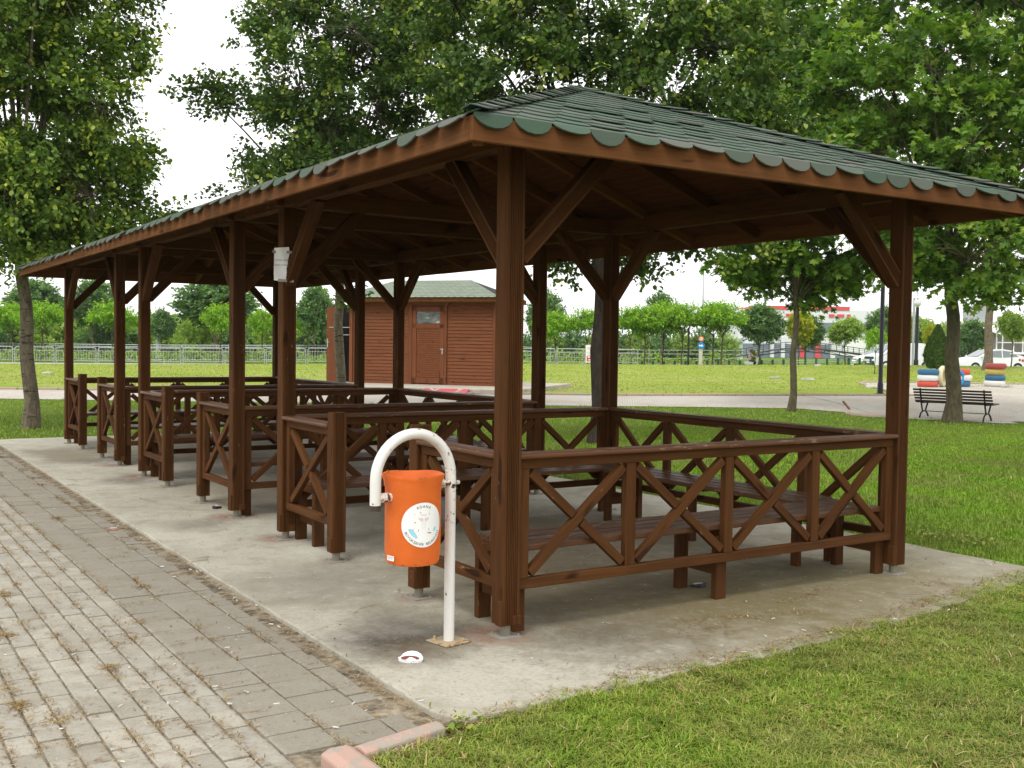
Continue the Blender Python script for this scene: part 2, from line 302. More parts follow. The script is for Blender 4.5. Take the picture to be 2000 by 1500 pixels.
class MB:
    def __init__(s): s.v = []; s.f = []; s.g = []; s.mi = []; s.r = []; s.cur = 0; s.rn = 0.5
    def add(s, vs, fs, g=None):
        k = len(s.v); s.v += [tuple(map(float, p)) for p in vs]; s.g += [tuple(map(float, q)) for q in (g if g is not None else vs)]
        s.f += [tuple(i+k for i in f) for f in fs]; s.mi += [s.cur]*len(fs); s.r += [s.rn]*len(vs)
    def box(s, c, d, rz=0.0):
        s.bar((c[0], c[1], c[2]-d[2]/2), (c[0], c[1], c[2]+d[2]/2), d[0], d[1], (math.cos(rz), math.sin(rz), 0))
    def bar(s, a, b, w, h, wdir=None):      # w is measured along wdir
        a = Vector(a); b = Vector(b); t = (b-a).normalized()
        W = Vector(wdir) if wdir is not None else Vector((0, 0, 1)).cross(t)
        if W.length < 1e-6: W = Vector((1, 0, 0))
        W = (W-t*W.dot(t)).normalized(); H = t.cross(W); L = (b-a).length
        o = (random.uniform(0, 40), random.uniform(0, 40), random.uniform(0, 40))
        vs = []; g = []
        for e, p in ((0, a), (L, b)):
            for sx, sy in ((-1, -1), (1, -1), (1, 1), (-1, 1)):
                vs.append(p+W*(sx*w/2)+H*(sy*h/2)); g.append((e+o[0], sx*w/2+o[1], sy*h/2+o[2]))
        s.add(vs, [(3, 2, 1, 0), (4, 5, 6, 7), (0, 1, 5, 4), (1, 2, 6, 5), (2, 3, 7, 6), (3, 0, 4, 7)], g)
    def extr(s, poly, a, b, xdir):      # polygon (x, y) swept from a to b
        a = Vector(a); b = Vector(b); t = (b-a).normalized(); X = Vector(xdir); X = (X-t*X.dot(t)).normalized(); Y = t.cross(X); L = (b-a).length
        n = len(poly); o = (random.uniform(0, 40), random.uniform(0, 40), random.uniform(0, 40))
        vs = [p+X*x+Y*y for p in (a, b) for x, y in poly]; g = [(e+o[0], x+o[1], y+o[2]) for e in (0, L) for x, y in poly]
        s.add(vs, [tuple(range(n-1, -1, -1)), tuple(range(n, 2*n))]+[(i, (i+1) % n, n+(i+1) % n, n+i) for i in range(n)], g)
    def tube(s, pts, rad, seg=8, cap=True):
        pts = [Vector(p) for p in pts]; n = len(pts); rs = rad if isinstance(rad, (list, tuple)) else [rad]*n
        t0 = (pts[1]-pts[0]).normalized(); X = t0.orthogonal().normalized(); vs = []; g = []; l = 0; o = random.uniform(0, 30)
        for i, p in enumerate(pts):
            t = (pts[min(i+1, n-1)]-pts[max(i-1, 0)]).normalized(); X = (X-t*X.dot(t)).normalized(); Y = t.cross(X)
            if i: l += (p-pts[i-1]).length
            for k in range(seg):
                a = 2*math.pi*k/seg; vs.append(p+(X*math.cos(a)+Y*math.sin(a))*rs[i]); g.append((l+o, rs[i]*math.cos(a), rs[i]*math.sin(a)))
        fs = [(i*seg+k, i*seg+(k+1) % seg, (i+1)*seg+(k+1) % seg, (i+1)*seg+k) for i in range(n-1) for k in range(seg)]
        if cap: fs += [tuple(range(seg-1, -1, -1)), tuple((n-1)*seg+k for k in range(seg))]
        s.add(vs, fs, g)
    def lathe(s, prof, c=(0, 0, 0), seg=32, axis=None, closed=False):
        vs = []; m = len(prof)
        for r_, z in prof:
            for k in range(seg):
                a = 2*math.pi*k/seg; p = Vector((r_*math.cos(a), r_*math.sin(a), z))
                if axis is not None: p = Vector((0, 0, 1)).rotation_difference(Vector(axis)) @ p
                vs.append(p+Vector(c))
        fs = [(i*seg+k, i*seg+(k+1) % seg, (i+1)*seg+(k+1) % seg, (i+1)*seg+k) for i in range(m-1) for k in range(seg)]
        if closed: fs += [((m-1)*seg+k, (m-1)*seg+(k+1) % seg, (k+1) % seg, k) for k in range(seg)]
        s.add(vs, fs)
    def quad(s, *ps): s.add(ps, [tuple(range(len(ps)))])
    def build(s, name, m, parent=None, smooth=False, bevel=0, seg=1):
        me = bpy.data.meshes.new(name); me.from_pydata(s.v, [], s.f)
        for x in (m if isinstance(m, (list, tuple)) else [m]): me.materials.append(x)
        if isinstance(m, (list, tuple)): me.polygons.foreach_set('material_index', s.mi)
        a = me.attributes.new('grain', 'FLOAT_VECTOR', 'POINT'); a.data.foreach_set('vector', np.array(s.g, dtype=np.float32).ravel())
        a = me.attributes.new('rnd', 'FLOAT', 'POINT'); a.data.foreach_set('value', np.array(s.r, dtype=np.float32))
        if smooth:
            me.polygons.foreach_set('use_smooth', [True]*len(me.polygons))
            try: me.set_sharp_from_angle(angle=R(40))
            except Exception: pass
        me.update(); o = bpy.data.objects.new(name, me); COL.objects.link(o)
        if parent is not None: o.parent = parent
        if bevel:
            b = o.modifiers.new('bevel', 'BEVEL'); b.width = bevel; b.segments = seg; b.limit_method = 'ANGLE'; b.angle_limit = R(50); b.harden_normals = False
        return o
def np_mesh(name, V, F, rnd, m, parent=None, smooth=False):      # V (n,3); F (k, c) all faces with c corners
    me = bpy.data.meshes.new(name); V = np.asarray(V, dtype=np.float32); F = np.asarray(F, dtype=np.int32); c = F.shape[1]
    me.vertices.add(len(V)); me.vertices.foreach_set('co', V.ravel()); me.loops.add(F.size); me.loops.foreach_set('vertex_index', F.ravel())
    me.polygons.add(len(F)); me.polygons.foreach_set('loop_start', np.arange(0, F.size, c, dtype=np.int32)); me.polygons.foreach_set('loop_total', np.full(len(F), c, dtype=np.int32))
    a = me.attributes.new('rnd', 'FLOAT', 'POINT'); a.data.foreach_set('value', np.asarray(rnd, dtype=np.float32))
    if smooth: me.polygons.foreach_set('use_smooth', np.ones(len(F), dtype=bool))
    me.materials.append(m); me.update(calc_edges=True); me.validate()
    o = bpy.data.objects.new(name, me); COL.objects.link(o)
    if parent is not None: o.parent = parent
    return o
def unit(a): return a/np.maximum(np.linalg.norm(a, axis=-1, keepdims=True), 1e-9)
def instance_np(tv, tf, P, T, N, size, rnd):      # template verts (x across, y along T, z along N)
    T = unit(T); N = unit(N-T*np.sum(N*T, -1, keepdims=True)); B = np.cross(T, N); k = len(tv); n = len(P)
    V = P[:, None, :]+size[:, None, None]*(B[:, None, :]*tv[None, :, 0:1]+T[:, None, :]*tv[None, :, 1:2]+N[:, None, :]*tv[None, :, 2:3])
    F = (tf[None]+(np.arange(n)*k)[:, None, None]).reshape(-1, tf.shape[1]); return V.reshape(-1, 3), F, np.repeat(rnd, k)
LEAF = (np.array([(0, 0, 0), (-.37, .30, .08), (-.33, .66, .06), (0, 1, -.12), (.33, .66, .06), (.37, .30, .08)]), np.array([(0, 1, 2, 3), (3, 4, 5, 0)]))
_m = [(0, .0), (-.22, .02), (-.55, .12), (-.30, .33), (-.58, .62), (-.18, .58), (0, 1.0), (.18, .58), (.58, .62), (.30, .33), (.55, .12), (.22, .02)]
MAPLE = (np.array([(0, .3, .05)]+[(x, y, -.08*abs(x)*2) for x, y in _m]), np.array([(0, i, i % 12+1) for i in range(1, 13)]))
CARD = (np.array([(0, 0, 0), (-.35, .5, .08), (0, 1, -.05), (.35, .5, .08)]), np.array([(0, 1, 2, 3)]))
def rand_unit(n):
    a = RNG.normal(size=(n, 3)); return unit(a)

def make_tree(name, label, cat, base, H0, r0, lean, blobs, ntw, per, size, leaf, lmat, bmat, group=None, droop=.16, gap=.0, twl=.42, hubs=16, tone=0.0, limb=.32, sub=1.0, flat=False):
    """blobs in tree-local coordinates: (x, y, z, rx, ry, rz)."""
    t = thing(name, label, cat, base, 0, group)
    bl = np.array(blobs, float); vol = bl[:, 3]*bl[:, 4]*bl[:, 5]; pick = RNG.choice(len(bl), ntw, p=vol/vol.sum())
    d = rand_unit(ntw); rr = RNG.random(ntw)**(1/2.2); q = bl[pick]; lump = 1+.22*np.sin(d[:, 0]*5.3+q[:, 0]*3)*np.sin(d[:, 1]*6.1+q[:, 2]*2+1.3)*np.cos(d[:, 2]*4.7+.7)
    P = q[:, :3]+d*q[:, 3:]*(rr*lump)[:, None]
    if gap > 0:      # holes in the crown
        hc = q[:, :3][RNG.integers(0, ntw, 26)]+rand_unit(26)*bl[:, 3:].mean()*.8; keep = np.ones(ntw, bool)
        for c in np.concatenate([hc, q[:, :3][RNG.integers(0, ntw, 26)]+rand_unit(26)*bl[:, 3:].mean()*.95]): keep &= np.linalg.norm(P-c, axis=1) > gap
        P = P[keep]; d = d[keep]; q = q[keep]
    if len(P) > 2500 or leaf is MAPLE:      # boughs: foliage gathers round many small centres
        sc_ = P[RNG.choice(len(P), len(P)//34, replace=False)]; bi = np.empty(len(P), int)
        for i0 in range(0, len(P), 1500): bi[i0:i0+1500] = np.argmin(np.linalg.norm(P[i0:i0+1500, None]-sc_[None], axis=2), axis=1)
        dl = P-sc_[bi]; P = sc_[bi]+dl*np.array([.74, .74, .50])
    n = len(P); top = np.array([lean[0], lean[1], H0])
    # trunk and limbs
    mb = MB(); segs = 7; tr = [Vector((lean[0]*(i/segs)**1.4+.025*math.sin(i*1.7), lean[1]*(i/segs)**1.4+.02*math.cos(i*2.1), H0*i/segs)) for i in range(segs+1)]
    mb.tube(tr, [r0*1.35]+[r0*(1-.28*i/segs) for i in range(1, segs+1)], 12)
    hidx = [RNG.integers(0, n)]
    dist = np.linalg.norm(P-P[hidx[0]], axis=1)
    for k in range(hubs-1):
        j = int(np.argmax(dist*(.7+.3*RNG.random(n)))); hidx.append(j); dist = np.minimum(dist, np.linalg.norm(P-P[j], axis=1))
    cent = np.average(bl[:, :3], axis=0, weights=vol); hub = P[hidx]*.78+(cent*.5+top*.5)*.22
    for hnb in hub:
        s0 = top*(random.uniform(.80, 1.0)); s0[:2] = np.array([lean[0], lean[1]])*(s0[2]/H0)**1.4; e = hnb; m1 = s0*.5+e*.5+np.array([0, 0, .12*np.linalg.norm(e-s0)])+RNG.normal(size=3)*.08
        pts = [Vector(tuple((1-u)**2*s0+2*u*(1-u)*m1+u*u*e)) for u in np.linspace(0, 1, 6)]
        mb.tube(pts, [r0*limb*(1-.72*u) for u in np.linspace(0, 1, 6)], 6)
    nearest = np.argmin(np.linalg.norm(P[:, None]-hub[None], axis=2), axis=1); ns = int(n*.5*sub)
    for j in RNG.permutation(n)[:ns]:
        a = hub[nearest[j]]; b_ = P[j]; mid = (a+b_)/2+np.array([0, 0, .06])+RNG.normal(size=3)*.06
        mb.tube([tuple(a), tuple(mid), tuple(b_)], [r0*.075, r0*.05, r0*.025], 3, False)
    mb.build('trunk', bmat, t, smooth=True)
    # leaves along short twigs
    out_ = unit(P-np.array([cent[0], cent[1], cent[2]-.5])); tw = unit(out_+RNG.normal(size=(n, 3))*.55+np.array([0, 0, .05]))
    if flat: tw[:, 2] *= .25; tw = unit(tw)
    u = (np.arange(per)/per)[None, :, None]; side = unit(np.cross(tw, rand_unit(n)))
    X = P[:, None]+tw[:, None]*(u*twl)+np.array([0, 0, -droop*.5*twl])*(u**2); sgn = np.where(np.arange(per) % 2, 1., -1.)[None, :, None]
    T = tw[:, None]*.55+side[:, None]*sgn*.8+np.array([0, 0, -droop])+RNG.normal(size=(n, per, 3))*.3
    N = np.array([0, 0, 1.])+RNG.normal(size=(n, per, 3))*(.25 if flat else .5)
    base_r = RNG.random((n, 1))*.5+RNG.random((n, per))*.4+.1*u[:, :, 0]
    young = (RNG.random((n, 1)) > .76)*(.15+.42*u[:, :, 0]); rn = np.clip(base_r*.82+young+tone, 0, 1)
    sz = size*(.65+.6*RNG.random((n, per))); X = X.reshape(-1, 3)+RNG.normal(size=(n*per, 3))*.03
    V, F, rr2 = instance_np(leaf[0], leaf[1], X, T.reshape(-1, 3), N.reshape(-1, 3), sz.ravel(), rn.ravel())
    np_mesh('crown', V, F, rr2, lmat, t); return t

# ================================================================= SETTING
def sheet(name, Ds, Ss, m, dz, Dlo=None, Dhi=None):
    V = []; nD, nS = len(Ds), len(Ss)
    for s_ in Ss:
        for k, d_ in enumerate(Ds):
            D = d_ if Dlo is None else Dlo(s_)+(Dhi(s_)-Dlo(s_))*d_
            x, y = XY(D, s_); V.append((x, y, gz(x, y)+dz))
    F = [(i*nD+j, (i+1)*nD+j, (i+1)*nD+j+1, i*nD+j+1) for i in range(nS-1) for j in range(nD-1)]
    F = [tuple(reversed(f)) for f in F]
    me = bpy.data.meshes.new(name); me.from_pydata(V, [], F); me.materials.append(m)
    me.polygons.foreach_set('use_smooth', [True]*len(F)); me.flip_normals() if me.polygons[0].normal.z < 0 else None
    o = bpy.data.objects.new(name, me); COL.objects.link(o); return tag(o, kind='structure')
Ds = list(np.arange(-20, 30, 1.0))+list(np.arange(30, 75, .75))+[80, 90, 110, 150, 220, 350, 600, 1000, 2500]
Ss = [-2500, -900, -400, -200, -120, -80]+list(np.arange(-60, 61, 2.0))+[80, 120, 200, 400, 900, 2500]
sheet('ground', Ds, Ss, M['ground'], 0)
pn = lambda S: 24.5+.10*math.sin(S*.35)+.018*S+(-.75*max(0, S-6.5) if S < 10 else -2.6) if S > 6.5 else 24.5+.10*math.sin(S*.35)+.018*S
pf = lambda S: 26.9+.105*(S+13)*.6 if S < 3 else 27.9+.28*(S-3)
sheet('lawn', list(np.linspace(0, 1, 44)), list(np.arange(-60, 61, 1.5)), M['far_lawn'], .006, lambda S: pf(S)+.1, lambda S: edgeD(S))
# paved footpath crossing behind the pavilion, widening into a plaza on the right
def ppath_build(n, b):
    h = NB(n); v = h.coord('Object'); br = h.node('ShaderNodeTexBrick'); mp = h.node('ShaderNodeMapping'); mp.inputs['Rotation'].default_value = (0, 0, YAW+.1)
    h.link(v, mp.inputs[0]); h.link(mp.outputs[0], br.inputs[0]); br.inputs['Scale'].default_value = 4.2; br.inputs['Mortar Size'].default_value = .035; br.inputs['Mortar Smooth'].default_value = .4
    br.inputs['Color1'].default_value = (.54, .515, .455, 1); br.inputs['Color2'].default_value = (.46, .44, .39, 1); br.inputs['Mortar'].default_value = (.22, .185, .135, 1)
    a = h.noise(v, .8, 5, .6); c = h.mix(h.rng(a, .45, .7, 0, .55), br.outputs[0], (.34, .27, .19)); e = h.noise(v, 6, 5, .75)
    c = h.mix(h.rng(e, .60, .72, 0, .7), c, (.24, .16, .08)); h.link(c, b.inputs['Base Color'])
M['path'] = mat('dusty_block_paving', rough=.9, build=ppath_build, spec=.15)
sheet('footpath', list(np.linspace(0, 1, 5)), list(np.arange(-60, 10.6, .5)), M['path'], .010, pn, pf)
plz_hi = lambda S: pf(S) if S < 11.2 else min(39.5, pf(11.2)+(S-11.2)*6)
sheet('plaza', list(np.linspace(0, 1, 14)), list(np.arange(8.0, 40, .35)), M['path'], .016, lambda S: 22.55-.06*(S-8)+(0 if S > 8.6 else .25), plz_hi)
kb = MB()
for i in range(150):      # pink kerb stones along the far edge of the footpath
    S0 = -45+i*.5
    if S0 > 11: break
    a = XY(pf(S0+.01)+.05, S0+.01); b_ = XY(pf(S0+.49)+.05, S0+.49); z = gz(*a)
    kb.rn = random.random(); kb.bar((a[0], a[1], z+.015), (b_[0], b_[1], gz(*b_)+.015), .10, .10)
for i in range(30):
    S0 = 11.6+i*.5; a = XY(plz_hi(S0)+.05, S0+.01); b_ = XY(plz_hi(S0+.49)+.05, S0+.49); kb.bar((a[0], a[1], gz(*a)+.015), (b_[0], b_[1], gz(*b_)+.015), .1, .1)
tag(kb.build('kerb', M['kerb_pink'], bevel=.012), kind='structure')
# rounded curb ring round the little island by the plaza
rg = MB()
c0 = gp(1712, 23.6)
pts = [(c0.x+.62*math.cos(a), c0.y+.62*math.sin(a), c0.z-.01) for a in np.linspace(R(110), R(250), 14)]
rg.tube(pts, .06, 8); tag(rg.build('curb_ring', M['kerb_pink'], smooth=True), kind='structure')
rb = MB(); q0 = gp(1664, 24.6); q1 = colz(1646, q0.z+.20, 24.6)
rb.bar(q0-Vector((0, 0, .05)), Vector(q1), .07, .04); tag(rb.build('broken_kerb_stone', mat('broken_kerb', rough=.85, build=chip_build((.16, .10, .075), (.32, .13, .08), .3, False, 4)), bevel=.01), 'broken reddish kerb stone sticking up out of the grass beside the footpath', 'kerb stone')

L, W, G = 3.111, 3.09, 1.155
YS = [0, L, L+G, 2*L+G, 2*L+2*G, 3*L+2*G]; YE = YS[-1]
# concrete slab
pl = []
def edge(x0, y0, x1, y1, n, j):
    for i in range(n):
        u = i/n; pl.append((x0+(x1-x0)*u+random.uniform(-j, j), y0+(y1-y0)*u+random.uniform(-j, j)))
edge(-.86, -.80, -.82, -.93, 2, .004); edge(-.78, -.95, -.1, -.94, 8, .012); edge(-.1, -.94, 1.05, -.92, 8, .02); edge(1.05, -.92, 2.45, -.78, 9, .02); edge(2.45, -.78, 4.1, -.50, 10, .02)
edge(4.12, -.4, 4.06, 6, 18, .02); edge(4.06, 6, 4.0, 12.62, 18, .02); edge(4.0, 12.69, -.83, 12.69, 20, .01); edge(-.86, 12.6, -.86, -.8, 90, .006)
sb = MB(); n = len(pl); sb.add([(x, y, 0) for x, y in pl]+[(x, y, -.12) for x, y in pl], [tuple(range(n))]+[(i, i+n, (i+1) % n+n, (i+1) % n) for i in range(n)])
sl = sb.build('concrete_slab', M['concrete'], bevel=.008, seg=2); tag(sl, kind='structure')
# soil bed and block pavers beside the slab
so = MB(); so.quad((-7.5, -9, -.027), (-1.36, -9, -.027), (-1.36, -1.0, -.027), (-.80, -.96, -.027), (-.80, 13.4, -.027), (-7.5, 13.4, -.027)); tag(so.build('path_bed', M['soil']), kind='structure')
pv = MB()
def paver(x0, x1, y0, y1):
    g_ = .0008+random.random()*.0019; x0 += g_; x1 -= g_; gy = .0014+random.random()*.002; y0 += gy; y1 -= gy; z = -.0165+random.gauss(0, .0018); tx, ty = random.gauss(0, .006), random.gauss(0, .006)
    cx_, cy_ = (x0+x1)/2, (y0+y1)/2; a = random.gauss(0, .008); pv.rn = random.random(); c_ = .0085
    def P(x, y, d): dx, dy = x-cx_, y-cy_; return (cx_+dx*math.cos(a)-dy*math.sin(a), cy_+dx*math.sin(a)+dy*math.cos(a), z-d+dx*tx+dy*ty)
    def ring(i, d): return [P(x0+i*1.6, y0+i, d), P(x0+i, y0+i*1.6, d)][::-1]+[P(x1-i*1.6, y0+i, d), P(x1-i, y0+i*1.6, d)]+[P(x1-i, y1-i*1.6, d), P(x1-i*1.6, y1-i, d)]+[P(x0+i*1.6, y1-i, d), P(x0+i, y1-i*1.6, d)]
    top = ring(c_, 0); mid = ring(c_*.35, .004); bot = ring(c_*.3, .03); k = len(top)
    pv.add(top+mid+bot, [tuple(range(k))]+[(i, i+k, (i+1) % k+k, (i+1) % k) for i in range(k)]+[(i+k, i+2*k, (i+1) % k+2*k, (i+1) % k+k) for i in range(k)])
y = -.93
while y < 13.2:
    paver(-1.302, -1.067, y, y+.2125); paver(-1.53, -1.302, y+.03, y+.2425)
    if random.random() < .8: paver(-1.067, -.955-random.uniform(0, .01), y, y+.2125) if random.random() < .55 else (paver(-1.067, -.955, y, y+.1), paver(-1.067, -.965, y+.105, y+.2125))
    y += .2125
for i in range(46):
    x1 = -1.53-i*.107; y = -8.6+(.106 if i % 2 else 0)
    while y < 13.2:
        if DS(x1, y)[0] > .8: paver(x1-.107, x1, y, y+.2125)
        y += .2125
tag(pv.build('paved_path', M['paver']), kind='structure')
# kerb stones at the near corner of the lawn
kk = MB()
def kerb(a, b, wd=.13, h=.052):
    prof = [(-wd/2, -.12), (wd/2, -.12), (wd/2, h*.72), (wd/2-.035, h), (-wd/2+.03, h), (-wd/2, h*.72)]
    a = Vector((a[0], a[1], -.02)); b = Vector((b[0], b[1], -.02)); t = (b-a).normalized(); X = t.cross(Vector((0, 0, 1)))
    vs = [p+X*x+Vector((0, 0, z)) for p in (a, b) for x, z in prof]; n = len(prof)
    kk.add(vs, [tuple(range(n-1, -1, -1)), tuple(range(n, 2*n))]+[(i, (i+1) % n, n+(i+1) % n, n+i) for i in range(n)])
kerb((-1.385, -1.035), (-1.372, -1.53)); kerb((-1.37, -1.54), (-1.355, -2.04)); kerb((-1.355, -2.05), (-1.35, -2.55)); kerb((-1.35, -2.56), (-1.35, -3.1)); kerb((-1.31, -1.065), (-.93, -.985), .085, .045)
tag(kk.build('kerb', M['kerb_pink'], bevel=.009, seg=2), kind='structure')
# front lawn soil
fl = MB(); fl.quad((-1.3, -9, -.02), (9, -9, -.02), (9, .2, -.02), (4.15, -.42, -.02), (2.5, -.72, -.02), (1.0, -.86, -.02), (-.2, -.90, -.02), (-.9, -.93, -.02), (-1.3, -1.07, -.02))
tag(fl.build('front_lawn', M['thatch']), kind='structure')

# ================================================================= PAVILION
pav = thing('picnic_pavilion', 'long brown timber picnic pavilion with green scalloped shingle hip roof on a concrete slab', 'pavilion')
PW = .108
def grooved(wx, wy, r=.007, faces='y', ng=7, pitch=.0105, dep=.0055):
    """outline of a planed post: grooves run down the two faces that look along y"""
    def face(n, x0, x1, yy, sgn):
        pts = []; c = [(i-(ng-1)/2)*pitch for i in range(ng)]
        if x1 < x0: c = c[::-1]
        dr = 1 if x1 > x0 else -1
        for q in c: pts += [(q-dr*.0036, yy), (q-dr*.0022, yy-sgn*dep), (q+dr*.0022, yy-sgn*dep), (q+dr*.0036, yy)]
        return pts
    hx, hy = wx/2, wy/2; P = [(-hx+r, -hy)]
    if 'y' in faces: P += face(0, -hx, hx, -hy, -1)
    P += [(hx-r, -hy), (hx-r*.3, -hy+r*.3), (hx, -hy+r), (hx, hy-r), (hx-r*.3, hy-r*.3), (hx-r, hy)]
    if 'y' in faces: P += face(0, hx, -hx, hy, 1)
    P += [(-hx+r, hy), (-hx+r*.3, hy-r*.3), (-hx, hy-r), (-hx, -hy+r), (-hx+r*.3, -hy+r*.3)]
    return P
GP = grooved(PW, PW); GS = grooved(.1, .1, ng=6)
def foot(parent, x, y, h):
    f = MB(); f.tube([(x, y, .004), (x, y, h+.01)], .027, 14); ft = f.build('metal_foot', M['galv'], parent, smooth=True)
    p = MB(); p.box((x+random.uniform(-.01, .01), y, .003), (.13, .13, .006), random.uniform(-.15, .15)); p.tube([(x+.05, y-.048, .004), (x+.05, y-.048, .016)], .006, 6); p.tube([(x-.05, y+.048, .004), (x-.05, y+.048, .016)], .006, 6)
    p.build('base_plate', M['plate'], parent)
for x in (0, W):
    for y in YS:
        b = MB(); b.extr(GP, (x, y, .065), (x, y, 2.50), (1, 0, 0)); po = b.build('post', M['wood'], pav)
        pt = MB(); pt.box((x-PW/2-.006, y-.028, .13), (.014, .05, .13)); pt.box((x+.03, y-PW/2-.005, .09), (.05, .012, .05)) if x == 0 else None
        pt.build('patch_block', M['wood'], po, bevel=.003)
        foot(po, x, y, .065)
# braces: two per post, into its own booth
def brace(x, y, dx, dy, th=.075):
    d = Vector((dx, dy, 0)); a = Vector((x, y, 1.945))+d*.045; b_ = Vector((x, y, 2.515))+d*.60
    m = MB(); wdir = (b_-a).normalized().cross(d.cross(Vector((0, 0, 1)))); prof = grooved(.092, th, .005, 'y' if random.random() < .6 else '', 6)
    m.extr([(p, q) for p, q in prof], a, b_, wdir); m.build('brace', M['wood'], pav)
for k in range(3):
    y0, y1 = YS[2*k], YS[2*k+1]
    for x, sx in ((0, 1), (W, -1)):
        for y, sy in ((y0, 1), (y1, -1)): brace(x, y, sx, 0); brace(x, y, 0, sy, .079)
# beams on the posts
for x in (0, W):
    m = MB()
    for a, b_ in ((-.12, 3.70), (3.704, 7.9), (7.904, YE+.12)): m.bar((x, a, 2.566), (x, b_, 2.566), .092, .132)
    m.build('eave_beam', M['wood'], pav, bevel=.005)
for y in YS:
    m = MB(); m.bar((-.10, y, 2.572), (W+.10, y, 2.572), .094, .128); m.build('cross_beam', M['wood'], pav, bevel=.005)
# hip roof
OV = .57; X0, X1, Y0, Y1 = -OV, W+OV, -OV, YE+OV; HR = (X1-X0)/2; ZE = 2.500; SL = .378; KS = math.sqrt(1+SL*SL)
def zr(x, y): return ZE+SL*min(x-X0, X1-x, y-Y0, Y1-y)
FACES = [((X0, Y1), (0, -1), (1, 0), Y1-Y0), ((X0, Y0), (1, 0), (0, 1), X1-X0), ((X1, Y0), (0, 1), (-1, 0), Y1-Y0), ((X1, Y1), (-1, 0), (0, -1), X1-X0)]
def fp(face, u, v, h=0.0):      # u along the eave, v up the slope (true length), h above the deck
    (ox, oy), e, s, _ = face; n = Vector((-s[0]*SL, -s[1]*SL, 1)).normalized(); c = v/KS
    return Vector((ox+e[0]*u+s[0]*c, oy+e[1]*u+s[1]*c, ZE+SL*c))+n*h
bd = MB(); rf = []
for fc in FACES:
    Lf = fc[3]; v = 0; SLN = HR*KS
    while v < SLN-.01:
        v2 = min(v+.095, SLN); a1, a2 = v/KS, (v2-.007)/KS
        P = [fp(fc, a1+.004, v, -.022), fp(fc, Lf-a1-.004, v, -.022), fp(fc, Lf-a2-.004, v2-.007, -.022), fp(fc, a2+.004, v2-.007, -.022)]
        Q = [fp(fc, a1+.004, v, -.008), fp(fc, Lf-a1-.004, v, -.008), fp(fc, Lf-a2-.004, v2-.007, -.008), fp(fc, a2+.004, v2-.007, -.008)]
        o = (random.uniform(0, 40), random.uniform(0, 40), 0); g_ = [(0+o[0], o[1], 0), (Lf+o[0], o[1], 0), (Lf+o[0], o[1]+.09, 0), (o[0], o[1]+.09, 0)]
        bd.add(P+Q, [(3, 2, 1, 0), (4, 5, 6, 7), (0, 1, 5, 4), (2, 3, 7, 6)], g_+g_); v = v2
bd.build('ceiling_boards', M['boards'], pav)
ft = MB()
for fc in FACES:
    Lf = fc[3]; ft.quad(fp(fc, 0, 0, -.004), fp(fc, Lf, 0, -.004), fp(fc, Lf-HR, HR*KS, -.004), fp(fc, HR, HR*KS, -.004))
ft.build('roofing_felt', M['felt'], pav)
def rafter(p, q, w_=.05, h_=.085):
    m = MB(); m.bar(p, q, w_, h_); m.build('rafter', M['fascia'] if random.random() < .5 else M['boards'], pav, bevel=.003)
for fc in FACES:
    Lf = fc[3]; nr = int(round(Lf/.80))
    for i in range(1, nr):
        u = Lf*i/nr; mxd = min(HR, u, Lf-u)
        if mxd < .25: continue
        rafter(fp(fc, u, .035, -.07), fp(fc, u, (mxd-.03)*KS, -.07))
ap = [(HR+X0, Y0+HR), (HR+X0, Y1-HR)]
for cx_, cy_, a in ((X0, Y0, 0), (X1, Y0, 0), (X0, Y1, 1), (X1, Y1, 1)):
    q = ap[a]; rafter((cx_+(q[0]-cx_)*.03, cy_+(q[1]-cy_)*.03, ZE-.075), (q[0], q[1], ZE+SL*HR-.085), .055, .1)
rafter((ap[0][0], ap[0][1], ZE+SL*HR-.10), (ap[1][0], ap[1][1], ZE+SL*HR-.10), .05, .13)
# fascia boards
FZ0, FZ1 = 2.383, 2.496; fz = (FZ0+FZ1)/2; fh = FZ1-FZ0; TH = .028
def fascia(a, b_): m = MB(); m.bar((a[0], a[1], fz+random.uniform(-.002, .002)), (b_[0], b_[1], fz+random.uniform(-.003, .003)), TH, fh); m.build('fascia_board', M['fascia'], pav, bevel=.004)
fascia((X0, Y0+TH/2, 0), (X1, Y0+TH/2, 0)); fascia((X0, Y1-TH/2, 0), (X1, Y1-TH/2, 0))
for x in (X0+TH/2, X1-TH/2):
    ys_ = [Y0+TH+.001, 3.42, 7.30, Y1-TH-.001]
    for i in range(3): fascia((x+(.004 if i == 1 else 0), ys_[i], 0), (x, ys_[i+1]-.004, 0))
